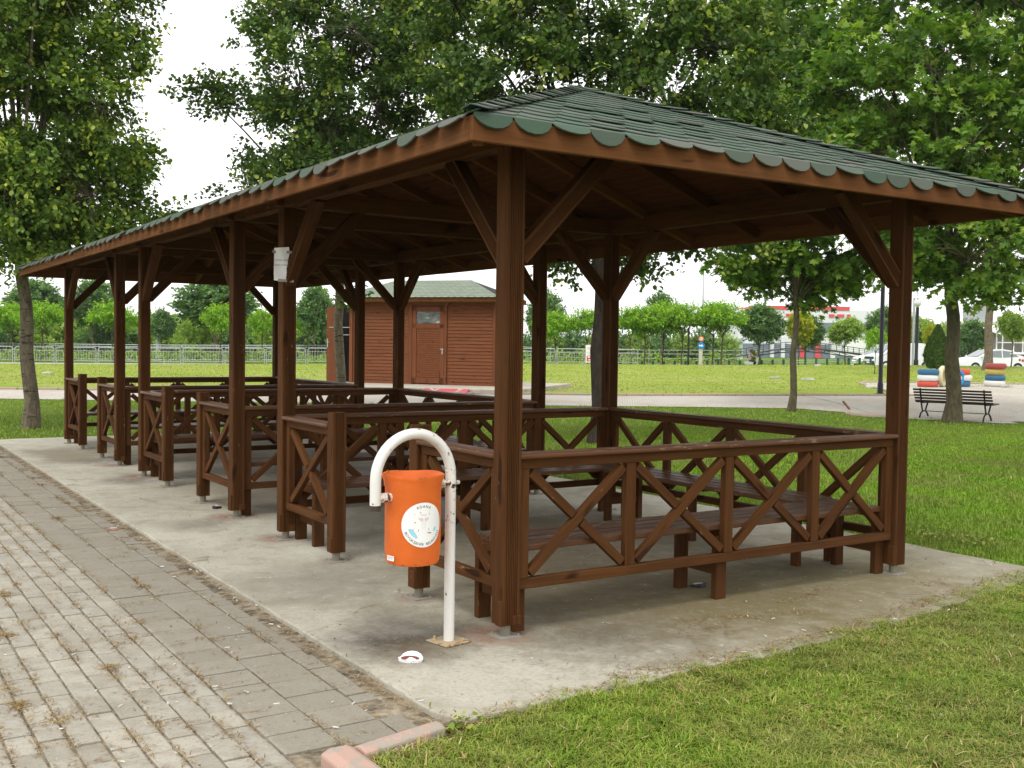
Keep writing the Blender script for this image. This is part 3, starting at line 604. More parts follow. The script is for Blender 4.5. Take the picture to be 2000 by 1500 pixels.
# scalloped shingles, one tab at a time, clipped at the hips
def clip(poly, f):
    o = []
    for i in range(len(poly)):
        a, b_ = poly[i], poly[(i+1) % len(poly)]; fa, fb = f(a), f(b_)
        if fa >= 0: o.append(a)
        if (fa >= 0) != (fb >= 0): t = fa/(fa-fb); o.append((a[0]+(b_[0]-a[0])*t, a[1]+(b_[1]-a[1])*t))
    return o
sh = MB(); EX = .146; TW = .212
for fi, fc in enumerate(FACES):
    Lf = fc[3]; row = 0; v0 = -.070
    while v0 < HR*KS-.03:
        off = (row % 2)*TW/2+random.uniform(-.006, .006); nt_ = int(Lf/TW)+2
        for i in range(-1, nt_):
            u0 = i*TW+off; gap_ = .004; wv = TW-gap_; lenv = .235; jv = random.uniform(-.004, .004); base = v0+jv
            arc = [(u0+wv/2-wv/2*math.cos(a), base+(.075 if row == 0 else .088)*(1-math.sin(a))) for a in np.linspace(0, math.pi, 9)]
            poly = arc+[(u0+wv, base+lenv), (u0, base+lenv)]
            K = KS; poly = clip(poly, lambda p: p[0]-max(p[1], 0)/K-.0); 
            if len(poly) > 2: poly = clip(poly, lambda p: (Lf-p[0])-max(p[1], 0)/K)
            if len(poly) > 2: poly = clip(poly, lambda p: HR*K-p[1])
            if len(poly) < 3: continue
            lift = random.uniform(.0085, .0115)+(random.random() < .10)*random.uniform(.002, .009); sh.rn = random.random()*.7+.15*(random.random() < .3)+(.12 if row < 2 else 0)+(.15 if fi in (0, 2) else 0)
            th_ = random.choice((random.uniform(R(40), R(66)), random.uniform(R(8), R(30)))) if fi == 1 else random.uniform(R(10), R(46)); tiltw = random.uniform(-.1, .1)
            def tp(p, dh):
                u, v = p; k = 1-min(max((v-base)/lenv, 0), 1)
                if v < -1e-6 and row == 0:
                    q = fp(fc, u, 0, .002+lift*.7+dh); s = fc[2]; out_ = Vector((-s[0], -s[1], 0)); a = math.atan(SL)+th_; return q+(out_*math.cos(a)+Vector((0, 0, -math.sin(a))))*(-v)+out_*(dh*.8)
                return fp(fc, u, v, .002+lift*k+dh)
            parts_ = [poly] if row else [clip(poly, lambda p: -p[1]), clip(poly, lambda p: p[1])]
            for pz in parts_:
                if len(pz) < 3: continue
                n = len(pz); top = [tp(p, .0) for p in pz]; bot = [tp(p, -.0048) for p in pz]
                sh.add(top+bot, [tuple(range(n)), tuple(range(2*n-1, n-1, -1))]+[(i2, i2+n, (i2+1) % n+n, (i2+1) % n) for i2 in range(n)])
        v0 += EX; row += 1
# hip and ridge caps
def cap_run(p, q, wid, la, lb):
    p = Vector(p); q = Vector(q); n = int((q-p).length/.15); t = (q-p).normalized()
    for i in range(n):
        a = p+(q-p)*(i/n)-t*.01; b_ = p+(q-p)*((i+1)/n)+t*.05; sh.rn = .35+random.random()*.6; h0 = .020+random.uniform(0, .012); h1 = .012
        A = [a+la*wid+Vector((0, 0, h0)), a+Vector((0, 0, h0+.008)), a+lb*wid+Vector((0, 0, h0))]; B = [b_+la*wid+Vector((0, 0, h1)), b_+Vector((0, 0, h1+.006)), b_+lb*wid+Vector((0, 0, h1))]
        dn = Vector((0, 0, -.005)); V_ = A+B+[x+dn for x in A+B]
        sh.add(V_, [(0, 1, 4, 3), (1, 2, 5, 4), (6, 9, 10, 7), (7, 10, 11, 8), (0, 6, 7, 1), (1, 7, 8, 2), (3, 4, 10, 9), (4, 5, 11, 10), (0, 3, 9, 6), (2, 8, 11, 5)])
def lat(nx, ny): v = Vector((nx, ny, 0)); return v
for cx_, cy_, a, sx, sy in ((X0, Y0, 0, 1, 1), (X1, Y0, 0, -1, 1), (X0, Y1, 1, 1, -1), (X1, Y1, 1, -1, -1)):
    q = ap[a]; cap_run((cx_-sx*.02, cy_-sy*.02, ZE+.004), (q[0], q[1], ZE+SL*HR+.006), .085, Vector((sx, 0, 0)), Vector((0, sy, 0)))
cap_run((ap[0][0], ap[0][1], ZE+SL*HR+.006), (ap[1][0], ap[1][1], ZE+SL*HR+.006), .1, Vector((-1, 0, -SL)), Vector((1, 0, -SL)))
sh.build('shingles', M['shingle'], pav)

# railing panels: cap rail, top board, bottom rail, uprights and crossed braces
def rail(a, b_, nb, inner, ends=(True, True), name='railing'):
    a = Vector((a[0], a[1], 0)); b_ = Vector((b_[0], b_[1], 0)); t = (b_-a).normalized(); Lr = (b_-a).length; nrm = Vector((inner[0], inner[1], 0)); Z = Vector((0, 0, 1))
    m = MB(); P = lambda s, z, o=0: a+t*s+nrm*o+Z*z
    m.bar(P(0, .885), P(Lr, .885), .046, .052, nrm); m.bar(P(0, .262), P(Lr, .262), .046, .054, nrm)
    ups = [.034]+[Lr*i/nb for i in range(1, nb)]+[Lr-.034]
    for i, s in enumerate(ups): m.bar(P(s, .290), P(s, .858), .045, .068 if 0 < i < nb else .066, nrm)
    for i in range(nb):
        s0, s1 = ups[i]+.036, ups[i+1]-.036; z0, z1 = .312, .838
        m.bar(P(s0+.012, z0, .0005), P(s1-.012, z1, .0005), .040, .050, nrm)
        mid = (s0+s1)/2; zc = (z0+z1)/2; dv = Vector((s0+.012-s1+.012, z1-z0)); dv.normalize(); k = .034
        m.bar(P(s1-.012, z0, -.0005), P(mid-dv.x*k, zc-dv.y*k, -.0005), .038, .050, nrm); m.bar(P(mid+dv.x*k, zc+dv.y*k, -.0005), P(s0+.012, z1, -.0005), .038, .050, nrm)
    r_ = m.build(name, M['wood'], pav, bevel=.003)
    c = MB(); c.bar(P(-.008, .9275), P(Lr+.004, .9275), .118, .030, nrm); c.build('handrail', M['wood_top'], r_, bevel=.011, seg=3)
    return r_
e = PW/2+.002
for k in range(3):
    y0, y1 = YS[2*k], YS[2*k+1]
    rail((e, y0), (W-e, y0), 4, (0, 1)); rail((e, y1), (W-e, y1), 4, (0, -1)); rail((W, y0+e), (W, y1-e), 4, (-1, 0))
    for ya, yb in ((y0, y0+.95), (y1, y1-.95)):
        sg = 1 if yb > ya else -1; rail((0, ya+sg*e), (0, yb-sg*.052), 1, (1, 0), name='entrance_railing')
        b = MB(); b.extr(GS, (0, yb, .065), (0, yb, 1.022), (1, 0, 0)); sp = b.build('rail_post', M['wood'], pav)
        pt = MB(); pt.box((-.054, yb-.022, .12), (.012, .045, .10)); pt.build('patch_block', M['wood'], sp, bevel=.003); foot(sp, 0, yb, .065)

# benches: slatted seats on leg frames, three round the inside of each booth
def make_bench(Lb):
    t = thing('slatted_bench', '', 'bench', group='slatted benches inside the pavilion')
    s = MB()
    for i in range(4): s.bar((.0+random.uniform(-.01, .01), .055+i*.108, .437+random.uniform(-.0015, .0015)), (Lb+random.uniform(-.01, .01), .055+i*.108, .437), .098, .034)
    s.build('seat', M['wood_top'], t, bevel=.006, seg=2)
    for x in (.0, Lb/2, Lb-.0):
        f = MB(); f.bar((x, .04, .0), (x, .04, .381), .082, .046, (1, 0, 0)); f.bar((x, .375, .0), (x, .375, .381), .082, .046, (1, 0, 0)); f.bar((x, .0, .4), (x, .43, .4), .046, .036, (0, 0, 1)); f.bar((x, .065, .17), (x, .35, .17), .045, .055)
        f.build('leg_frame', M['wood'], t, bevel=.003)
    return t
bl0 = make_bench(2.89); used = False
wh = ['nearest', 'middle', 'farthest']
for k in range(3):
    y0, y1 = YS[2*k], YS[2*k+1]
    for nm, loc, rz in (('near side rail', (.10, y0+.015, 0), 0), ('far side rail', (W-.10, y1-.015, 0), math.pi), ('lawn side rail', (W-.075, y0+.14, 0), math.pi/2)):
        o = place(bl0, used, loc, rz, 'slatted brown bench along the %s of the %s booth' % (nm, wh[k])); used = True
        if nm.startswith('lawn'): o.location = (W-.015, y0+.50, 0); o.scale = (.73, 1, 1)

# ================================================================= LITTER BIN
def text_faces(txt, size):
    """triangulated outline of a word: (verts 2D, faces, width)"""
    c = bpy.data.curves.new('lettering', 'FONT'); c.body = txt; c.size = size; c.resolution_u = 3; o = bpy.data.objects.new('lettering', c); COL.objects.link(o)
    dg = bpy.context.evaluated_depsgraph_get(); me = bpy.data.meshes.new_from_object(o.evaluated_get(dg)); vs = [tuple(v.co)[:2] for v in me.vertices]; fs = [tuple(p.vertices) for p in me.polygons]
    bpy.data.objects.remove(o); bpy.data.curves.remove(c); bpy.data.meshes.remove(me)
    wd = (max(v[0] for v in vs)-min(v[0] for v in vs)) if vs else size*.3
    return vs, fs, wd
pole = np.array([*XY(5.32, -.30), 0]); lend = np.array([*XY(5.05, -.642), 0]); bc = (pole+lend)/2+np.array([*(np.array(XY(0, -.004))-np.array(XY(0, 0))), 0])
bin_ = thing('litter_bin', 'orange plastic litter bin hanging from a chipped white hooped pole with a round sticker', 'litter bin', (bc[0], bc[1], 0))
lp = Vector(pole-bc); ll = Vector(lend-bc); lp.z = ll.z = 0
hv = (ll-lp); rad = hv.length/2; mid = (lp+ll)/2; hd = hv.normalized(); ZA = .842
m = MB(); pts = [lp+Vector((0, 0, z)) for z in (.005, .2, .4, .6, .75)]+[mid-hd*rad*math.cos(a)+Vector((0, 0, ZA+rad*math.sin(a))) for a in np.linspace(0, math.pi, 22)]+[ll+Vector((0, 0, ZA-.05)), ll+Vector((0, 0, ZA-.115))]
m.tube(pts, .0268, 24, False); m.build('pole', M['white_paint'], bin_, smooth=True)
m = MB(); m.tube([ll+Vector((0, 0, ZA-.109)), ll+Vector((0, 0, ZA-.142))], .0255, 20); m.build('end_plug', mat('dark_plug', (.05, .038, .03), .5), bin_, smooth=True)
m = MB(); m.box((lp.x, lp.y, .006), (.165, .165, .008), R(12)); m.tube([lp+Vector((-.055, .05, .008)), lp+Vector((-.055, .05, .028))], .008, 6); m.tube([lp+Vector((-.055, .05, .008)), lp+Vector((-.055, .05, .014))], .013, 6); m.tube([lp+Vector((.055, -.05, .008)), lp+Vector((.055, -.05, .024))], .008, 6)
m.build('base_plate', M['plate_rust'], bin_, bevel=.002)
RB = .1365; ZT, ZB_ = .863, .428
prof = [(0, ZB_+.006), (RB-.03, ZB_), (RB-.014, ZB_+.004), (RB-.006, ZB_+.018), (RB-.003, ZB_+.055), (RB, ZB_+.062), (RB, ZT-.062), (RB+.006, ZT-.052), (RB+.006, ZT-.030), (RB+.012, ZT-.018), (RB+.016, ZT-.002), (RB+.016, ZT+.002), (RB+.011, ZT+.001), (RB+.004, ZT-.03), (RB-.004, ZT-.06), (RB-.006, ZB_+.03), (0, ZB_+.02)]
m = MB(); m.lathe(prof, (0, 0, 0), 64)
m.v = [(x*(1+.004*math.sin(3*math.atan2(y, x))), y*(1+.004*math.cos(2*math.atan2(y, x))), z+(.003*math.sin(4*math.atan2(y, x)) if z > ZT-.035 else 0)) for x, y, z in m.v]
m.build('bucket', M['orange'], bin_, smooth=True)
m = MB(); m.tube([ll+Vector((0, 0, ZA-.083)), ll-hd*(rad-RB+.012)+Vector((0, 0, ZA-.083))], .0235, 18); m.build('bracket', M['rusty_white'], bin_, smooth=True)
m = MB(); m.tube([lp+Vector((0, 0, ZA-.037)), lp+hd*(rad-RB+.012)+Vector((0, 0, ZA-.037))], .0235, 18); m.tube([lp-hd*.034+Vector((0, 0, ZA-.037)), lp-hd*.05+Vector((0, 0, ZA-.037))], .012, 6); m.build('bracket', M['rusty_white'], bin_, smooth=True)
m = MB(); m.box((0, 0, ZT-.055), (.13, .1, .02), .5); m.build('leaf_rubbish', mat('green_rubbish', (.16, .22, .05), .8), bin_, bevel=.008)
cdir = math.atan2(CAM[1]-bc[1], CAM[0]-bc[0])      # towards the viewpoint
def on_cyl(u, v, r_, a0, zc): a = a0+u/RB; return (r_*math.cos(a), r_*math.sin(a), zc+v)
SA, SZ, SR = cdir+R(22), .634, .1075
m = MB(); seg = 40; rings = 8
vs = [on_cyl(0, 0, RB+.0028, SA, SZ)]; fs = []
for i in range(1, rings+1):
    for k in range(seg): a = 2*math.pi*k/seg; vs.append(on_cyl(SR*i/rings*math.cos(a), SR*i/rings*math.sin(a), RB+.0028, SA, SZ))
for k in range(seg): fs.append((0, 1+k, 1+(k+1) % seg))
for i in range(rings-1):
    for k in range(seg): a, b_ = 1+i*seg+k, 1+i*seg+(k+1) % seg; fs.append((a, a+seg, b_+seg, b_))
m.add(vs, fs); stk = m.build('sticker', M['sticker'], bin_, smooth=True)
def put_text(mb, txt, size, fn):      # one letter after the other through fn(x, y)
    pass
def ring_text(txt, size, rr, a_mid, top):
    mb = MB(); lets = []; tot = 0
    for ch in txt:
        if ch == ' ': lets.append((None, None, size*.45)); tot += size*.45+size*.18; continue
        v_, f_, w_ = text_faces(ch, size); x0 = min(p[0] for p in v_); lets.append(([(p[0]-x0-w_/2, p[1]) for p in v_], f_, w_)); tot += w_+size*.18
    s = -tot/2
    for v_, f_, w_ in lets:
        s += w_/2+size*.09
        if v_:
            al = s/rr; out_ = []
            for x, y in v_:
                if top: ang = a_mid-al; r_ = rr+y; px, py = r_*math.cos(ang)+x*math.sin(ang), r_*math.sin(ang)-x*math.cos(ang)
                else: ang = a_mid+al; r_ = rr-y; px, py = r_*math.cos(ang)-x*math.sin(ang), r_*math.sin(ang)+x*math.cos(ang)
                out_.append(on_cyl(px, py, RB+.0042, SA, SZ))
            mb.add(out_, f_)
        s += w_/2+size*.09
    mb.build('lettering', M['ink'], stk)
ring_text('ADANA', .0175, .083, math.pi/2, True)
ring_text('BÜYÜKŞEHİR BELEDİYESİ', .0172, .098, -math.pi/2, False)
def patch(polys, mt, nm='emblem'):
    mb = MB()
    for p in polys: mb.add([on_cyl(x, y, RB+.0038, SA, SZ) for x, y in p], [tuple(range(len(p)))])
    mb.build(nm, mt, stk)
def crescent(x, s): return [(x, -.012), (x+s*.016, -.016), (x+s*.028, -.03), (x+s*.05, -.062), (x+s*.03, -.056), (x+s*.006, -.038)]
def stroke(x0, y0, x1, y1, w_): dx, dy = x1-x0, y1-y0; l_ = math.hypot(dx, dy); nx, ny = -dy/l_*w_/2, dx/l_*w_/2; return [(x0+nx, y0+ny), (x0-nx, y0-ny), (x1-nx, y1-ny), (x1+nx, y1+ny)]
patch([[(-.074, -.018), (-.062, -.016), (-.05, -.024), (-.038, -.040), (-.028, -.062), (-.04, -.062), (-.058, -.048), (-.070, -.032)], [(.07, -.012), (.060, -.014), (.052, -.028), (.056, -.036), (.068, -.026)]], M['aqua'])
patch([[(-.028, .036), (-.024, .028), (-.010, .016), (-.004, .024), (-.004, .034), (-.016, .034)], [(.028, .036), (.024, .028), (.010, .016), (.004, .024), (.004, .034), (.016, .034)], [(-.014, .046), (.014, .046), (.012, .050), (-.012, .050)]], M['faded_pink'])
patch([stroke(-.004, .03, -.006, -.02, .0012), stroke(.006, .03, .006, -.02, .0012), stroke(-.016, .05, .016, .05, .001), stroke(.026, .054, .032, .074, .0008), stroke(-.05, -.02, -.042, -.012, .001)], M['faded_ink'])
patch([stroke(-.014, .056, -.018, .064, .002), stroke(-.046, .050, -.044, .053, .003), stroke(-.046, .012, -.038, .014, .003), stroke(-.028, -.03, -.024, -.020, .0022), stroke(.028, -.026, .024, -.018, .0022), stroke(-.052, -.024, -.049, -.017, .0015), stroke(.026, .050, .030, .056, .002)], M['ink'])
patch([stroke(.020, -.038, .040, -.040, .005)], M['red_mark'])
m = MB()
LA, LZ = cdir-R(50), .468
def lab(u, v, r_=RB+.003): a = LA+u/RB; return (r_*math.cos(a), r_*math.sin(a), LZ+v)
g = [(-.026+.052*i/6) for i in range(7)]; vs = [lab(u, v) for v in (-.013, .012) for u in g]; m.add(vs, [(i, i+1, i+8, i+7) for i in range(6)]); lb = m.build('small_label', M['sticker'], bin_)
m = MB()
for txt, sz, dy in (('Er Güneş Enerji', .0068, .003), ('0322 438 54 60', .0052, -.005)):
    v_, f_, w_ = text_faces(txt, sz); m.add([lab(x-w_/2, y+dy, RB+.0042) for x, y in v_], f_)
m.build('lettering', M['ink'], lb)

# ================================================================= NOTICE ON THE POST
fcv = Vector((-SY, -CY, 0)); rtv = Vector((CY, -SY, 0)); o0 = Vector((-.054, YS[1]-.056, 2.07))+fcv*.008
def npnt(u, v): # u right, v up, slight creases
    return o0+rtv*(u-.004)+Vector((0, 0, v))+fcv*(.004*math.sin(u*60+v*20)+.006*abs(math.sin(v*31)))+fcv*max(0, u-.05)*.35
nb = MB(); us = np.linspace(0, 1, 9); vv = np.linspace(0, 1, 13); vs = []
for v in vv:
    z = -.115+.24*v; ul = -.062; ur = (.046+.006*math.sin(v*9) if v > .45 else .046+(.075)*(1-abs(v-.18)/.27 if v > .18 else 1-(.18-v)/.18*.9))
    for u in us: vs.append(npnt(ul+(ur-ul)*u, z-(.012*u if v < .1 else 0)+(.008*u if v > .95 else 0)))
nb.add(vs, [(i*9+j, i*9+j+1, i*9+j+10, i*9+j+9) for i in range(12) for j in range(8)])
nt_ = nb.build('paper_notice', M['paper'], smooth=True); tag(nt_, 'creased white paper notice taped to the second front post of the pavilion', 'notice')
tm = MB()
for txt, y in (('LÜTFEN YERE', .028), ('İZMARİT ATMAYIN', -.008)):
    v_, f_, w_ = text_faces(txt, .0175); k = .098/w_; tm.add([npnt(-.058+x*k, y+yy)+fcv*.0015 for x, yy in v_], f_)
tm.build('lettering', mat('notice_ink', (.16, .16, .17), .8), nt_)
for z, u0, u1 in ((.09, -.075, -.05), (.085, .03, .125), (-.125, -.03, .09)):
    tp_ = MB(); tp_.quad(npnt(u0, z)+fcv*.003, npnt(u1, z-.006)+fcv*.003, npnt(u1, z+.014)+fcv*.003, npnt(u0, z+.02)+fcv*.003); tp_.build('tape', M['tape'], nt_)

# ================================================================= LITTER ON THE GROUND
litter_mat = mat('printed_white_wrapper', rough=.5, build=chip_build((.74, .74, .76), (.25, .27, .30), .16, False, 60))
p = ground_px(803, 1292); lt = thing('paper_cup', 'crushed white paper cup with dark red inside lying in front of the litter bin', 'paper cup', (p[0], p[1], 0), FACE)
m = MB(); n = 14
ou = [(-.062, .004, .018)]+[(.055*math.cos(a)+.002, .034*math.sin(a)*(1 if a < math.pi else .45), .012+.030*max(0, math.sin(a))) for a in np.linspace(math.pi*.9, -math.pi*.88, n)]
vs = [(x, y, z) for x, y, z in ou]+[(x*.98, y*.98, 0.001) for x, y, z in ou]+[(0, .004, .034)]; k = len(ou)
m.add(vs, [(i, (i+1) % k, (i+1) % k+k, i+k) for i in range(k)]+[(i, (i+1) % k, 2*k) for i in range(k)]); m.build('cup', litter_mat, lt, smooth=True)
m = MB(); vs = [(.044*math.cos(a)-.004, -.014+.009*math.sin(a)-.004*math.cos(a)**2, .0215+.008*math.sin(a)) for a in np.linspace(0, 2*math.pi, 16)[:-1]]; m.add(vs, [tuple(range(15))]); m.build('inside', mat('dark_red_inside', (.16, .04, .02), .6), lt)
def pack(px, py, name, label, cat, c1, c2, s=1.0, z=0.0):
    p = ground_px(px, py, z); o = thing(name, label, cat, (p[0], p[1], z), random.uniform(0, 6)); b = MB()
    b.box((0, 0, .011*s), (.085*s, .055*s, .02*s)); b.v = [(x+.01*math.sin(y*90), y+.008*math.sin(x*70), z_*(1+.5*math.sin(x*60))) for x, y, z_ in b.v]; b.build('box', mat(name+'_paint', c1, .4), o, bevel=.003)
    b = MB(); b.bar((-.02*s, -.026*s, .024*s), (.024*s, .02*s, .025*s), .02*s, .006*s); b.build('stripe', mat(name+'_stripe', c2, .4), o)
pack(424, 993, 'cigarette_packet', 'crumpled black cigarette packet on the slab beside the fourth front post', 'cigarette packet', (.02, .02, .025), (.5, .5, .52))
pack(1363, 1146, 'crisp_packet', 'crumpled dark wrapper with silver stripe between the middle bench legs of the nearest booth', 'wrapper', (.05, .05, .06), (.6, .58, .58), .9)
pack(222, 1035, 'small_packet', 'small faded red packet on the pavers by the slab edge', 'wrapper', (.38, .20, .16), (.7, .7, .7), .7, -.016)
bt = thing('cigarette_butt', 'white cigarette butt dropped on the paving', 'cigarette butt', (0, 0, -50), 0, 'cigarette butts scattered on the paving')
m = MB(); m.tube([(-.0125, 0, .0035), (.0125, 0, .0035)], .0034, 8); m.build('paper', mat('dirty_paper', (.56, .55, .52), .7), bt, smooth=True)
butts = [(106, 994), (230, 1028), (275, 1051), (317, 1107), (316, 1108), (372, 1113), (385, 1117), (392, 1116), (405, 1127), (340, 1127), (429, 1150), (459, 1168), (463, 1174), (501, 1183), (530, 1220), (545, 1225), (444, 1266), (453, 1276), (235, 1380), (328, 1375), (144, 1279), (449, 1376), (540, 1376), (238, 1489), (482, 1353), (420, 1342), (822, 1370), (1453, 1275), (1748, 1210), (1853, 1192), (1868, 1190), (1935, 1104), (1925, 1098), (1510, 1209), (1460, 1204), (1495, 1243), (1570, 1232), (690, 1375), (656, 1422), (640, 1262), (628, 1243), (596, 1208), (1623, 1237), (1390, 1287), (1002, 1190)]
used = False; zones = {}
for px, py in butts:
    z = 0 if px > 820 or (px > 640 and py < 1300) else -.0165
    p = ground_px(px, py, z); zn = 'in the dusty strip along the slab edge' if -1.09 < p[0] < -.86 else 'on the darker square pavers' if -1.53 < p[0] <= -1.09 else 'on the small pale pavers' if p[0] <= -1.53 else 'on the slab by the front lawn'
    zones.setdefault(zn, []).append((py, p[0], p[1], z))
od = ['nearest', 'second', 'third', 'fourth', 'fifth', 'sixth', 'seventh', 'eighth', 'ninth', 'tenth', 'eleventh', 'twelfth', 'thirteenth', 'fourteenth', 'fifteenth', 'sixteenth', 'seventeenth', 'eighteenth', 'nineteenth', 'twentieth', 'farthest']
for zn, L_ in zones.items():
    for i, (py, x, y, z) in enumerate(sorted(L_, reverse=True)): place(bt, used, (x, y, z), random.uniform(0, 6), '%s white cigarette butt from the viewer %s' % (od[min(i, 20)], zn)); used = True
# ================================================================= GRASS AND DRY STALKS
def in_view(x, y, m_=1.5, m2=1.3):
    D, S = DS(x, y); return (D > 2.2) & (np.abs(S)/np.maximum(D, .1) < .48*m_+.02) & (1.5*FPX/np.maximum(D, .1)+672 < 1500*m2)
def blades(name, n, xr, yr, keep, hgt, wd, m, lean=.7, zf=None, bias=None, tone=None):
    x = RNG.uniform(*xr, n); y = RNG.uniform(*yr, n); k = keep(x, y) & in_view(x, y); x, y = x[k], y[k]; n = len(x)
    z = gz(x, y) if zf is None else zf(x, y); az = RNG.uniform(0, 2*math.pi, n); h_ = hgt*(.45+.8*RNG.random(n)**1.3)
    clump = .5+.5*np.sin(x*11+3*np.sin(y*6))*np.sin(y*12+2*np.sin(x*7)); c2 = .5+.5*np.sin(x*31+2*np.sin(y*23))*np.sin(y*29+x*7); h_ *= .35+.55*clump+.45*c2
    ln = lean*(.2+RNG.random(n)); dx, dy = np.cos(az), np.sin(az); sx, sy = -dy, dx; w_ = wd*(.6+.8*RNG.random(n))
    b0 = np.stack([x-sx*w_/2, y-sy*w_/2, z], 1); b1 = np.stack([x+sx*w_/2, y+sy*w_/2, z], 1); mx_, my_ = x+dx*h_*ln*.35, y+dy*h_*ln*.35
    m0 = np.stack([mx_-sx*w_*.4, my_-sy*w_*.4, z+h_*.6], 1); m1 = np.stack([mx_+sx*w_*.4, my_+sy*w_*.4, z+h_*.6], 1); t_ = np.stack([x+dx*h_*ln, y+dy*h_*ln, z+h_*(1.0-.35*np.minimum(ln, 1))], 1)
    V = np.stack([b0, b1, m1, m0, t_], 1).reshape(-1, 3); i = np.arange(n)*5
    F = np.concatenate([np.stack([i, i+1, i+2], 1), np.stack([i, i+2, i+3], 1), np.stack([i+3, i+2, i+4], 1)])
    rn = RNG.random(n) if tone is None else tone(x, y, n)
    np_mesh(name, V, F, np.repeat(np.clip(rn, 0, 1), 5), m); return tag(bpy.data.objects[-1] if False else bpy.data.objects[name], None, None, None, 'stuff')
def fedge(x):      # near edge of the slab, overgrown by the lawn
    return np.interp(x, [-1.3, -.9, -.3, .4, 1.05, 1.8, 2.45, 3.2, 4.1, 6], [-1.10, -1.03, -.93, -.91, -.88, -.80, -.70, -.55, -.36, -.05])+.025*np.sin(x*17)+.02*np.sin(x*41+1)
def tone_near(x, y, n):
    dry = .5+.5*np.sin(x*3.1+1.3*np.sin(y*2.2))*np.sin(y*2.9+x)+.5*np.sin(x*14+np.sin(y*9)*2)*np.sin(y*13); e_ = np.exp(-np.maximum(0, fedge(x)-y)*9)
    return RNG.random(n)**1.1*.74+.15*dry+.3*e_*RNG.random(n)
blades('grass', 760000, (-1.3, 9.0), (-4.6, 0), lambda x, y: (y < fedge(x)) & (x > -1.29+.0*y) & ((x > -.9) | (y < -1.09)), .044, .0040, M['blades'], 2.0, lambda x, y: x*0-.02, None, tone_near)
blades('taller_grass', 9000, (-1.25, 7), (-4, 0), lambda x, y: (y < fedge(x)+.02) & (y > fedge(x)-.16) & (np.sin(x*5.5)+np.sin(x*13+1)*.6 > .15), .085, .004, M['blades_mid'], .8, lambda x, y: x*0-.02)
def right_lawn(x, y): D, S = DS(x, y); return (x > 4.07+.05*np.sin(y*9)) & (y > -.3) & (D < 22.4+.0*S)
def tone_side(x, y, n):
    q = .5+.5*np.sin(x*1.1+np.sin(y*.8)*2)*np.sin(y*1.3+x*.4); return RNG.random(n)*.72+.25*q*RNG.random(n)+.25*np.exp(-(x-4.0)*2.2)*RNG.random(n)
blades('side_grass', 420000, (3.9, 18), (-.45, 11), lambda x, y: right_lawn(x, y), .050, .007, M['blades_mid'], .9, lambda x, y: x*0-.03, None, tone_side)
def mid_l(x, y): D, S = DS(x, y); return ((x > 4.1) | (y > 12.75) | (x < -7)) & (D > 12) & (D < 24.5+.018*S-.75*np.maximum(0, S-6.5)) 
blades('lawn_grass', 260000, (-8, 30), (-.5, 26), mid_l, .055, .013, M['blades_mid'], .9)
def far_l(x, y): D, S = DS(x, y); return (D > 30) & (D < edgeD(S)-.3) & ~((S < .5) & (S > -9) & (D < 37))
def zl(x, y): return gz(x, y)+.005
blades('far_grass', 170000, (-10, 70), (18, 75), far_l, .04, .04, M['blades_far'], 1.2, zl)
# dry stalks in the paver joints and along the slab
def straw_pts():
    P = []
    def tuft(x, y, n, sp, aniso=(1, 1)):
        for _ in range(n): P.append((x+random.gauss(0, sp)*aniso[0], y+random.gauss(0, sp)*aniso[1]))
    cols = [-1.067, -1.302, -1.53]+[-1.53-.107*i for i in range(1, 16)]
    for cx_ in cols:
        y = -1.1
        while y < 11:
            if random.random() < .62: tuft(cx_, y, random.randint(14, 80), .018+.012*random.random(), (.7, 2.6))
            if random.random() < .05: tuft(cx_, y, random.randint(140, 260), .026, (1, 1.6))
            y += random.uniform(.08, .3)
    for _ in range(420): tuft(random.uniform(-3.2, -1.0), random.uniform(-1.2, 9), random.randint(6, 26), .02, (3, .5))
    y = -.9
    while y < 12: tuft(-.905, y, random.randint(10, 60), .03, (1.0, 2.2)); y += random.uniform(.06, .22)
    for x, y, n in ((1.05, -.28, 150), (1.35, -.35, 170), (1.7, -.42, 120), (2.15, -.12, 130), (1.95, -.2, 130), (.95, -.45, 120), (3.05, -.35, 120), (.2, -.8, 160), (2.5, -.62, 130), (.6, -.8, 110)): tuft(x, y, n, .05, (2.2, .9))
    for _ in range(260): tuft(random.uniform(-.7, 4), fedge(np.array([0.]))[0]+random.uniform(0, .12) if False else float(fedge(random.uniform(-.7, 4)))+random.uniform(-.02, .1), 1, .01)
    x = -1.2
    while x < 4.1: tuft(x, float(fedge(x))+.03, random.randint(20, 60), .03, (1.6, .9)); x += .07
    for _ in range(500): tuft(random.uniform(-.8, 3.9), random.uniform(-.8, 6), 1, .01)
    for _ in range(260): tuft(4.1+random.uniform(-.05, .25), random.uniform(-.3, 10), 3, .04)
    return np.array(P)
Pp = straw_pts(); n = len(Pp); x, y = Pp[:, 0], Pp[:, 1]
z = np.where(x < -.862, -.0145, np.where(y < fedge(x), -.008, .002)); z = np.where(x > 4.05, -.01, z)
az = RNG.uniform(0, 2*math.pi, n); T = np.stack([np.cos(az), np.sin(az), np.abs(RNG.normal(size=n))*.13], 1)
tv = np.array([(-.045, 0, 0), (.045, 0, 0), (.04, .5, .12), (-.04, .5, .12), (0, 1, .0)]); tf = np.array([(0, 1, 2), (0, 2, 3), (3, 2, 4)])
V, F, rr = instance_np(tv, tf, np.stack([x, y, z], 1), T, np.tile([0, 0, 1.], (n, 1)), .012+.03*RNG.random(n)**1.5, RNG.random(n))
np_mesh('dry_stalks', V, F, rr, M['straw']); tag(bpy.data.objects['dry_stalks'], kind='stuff')
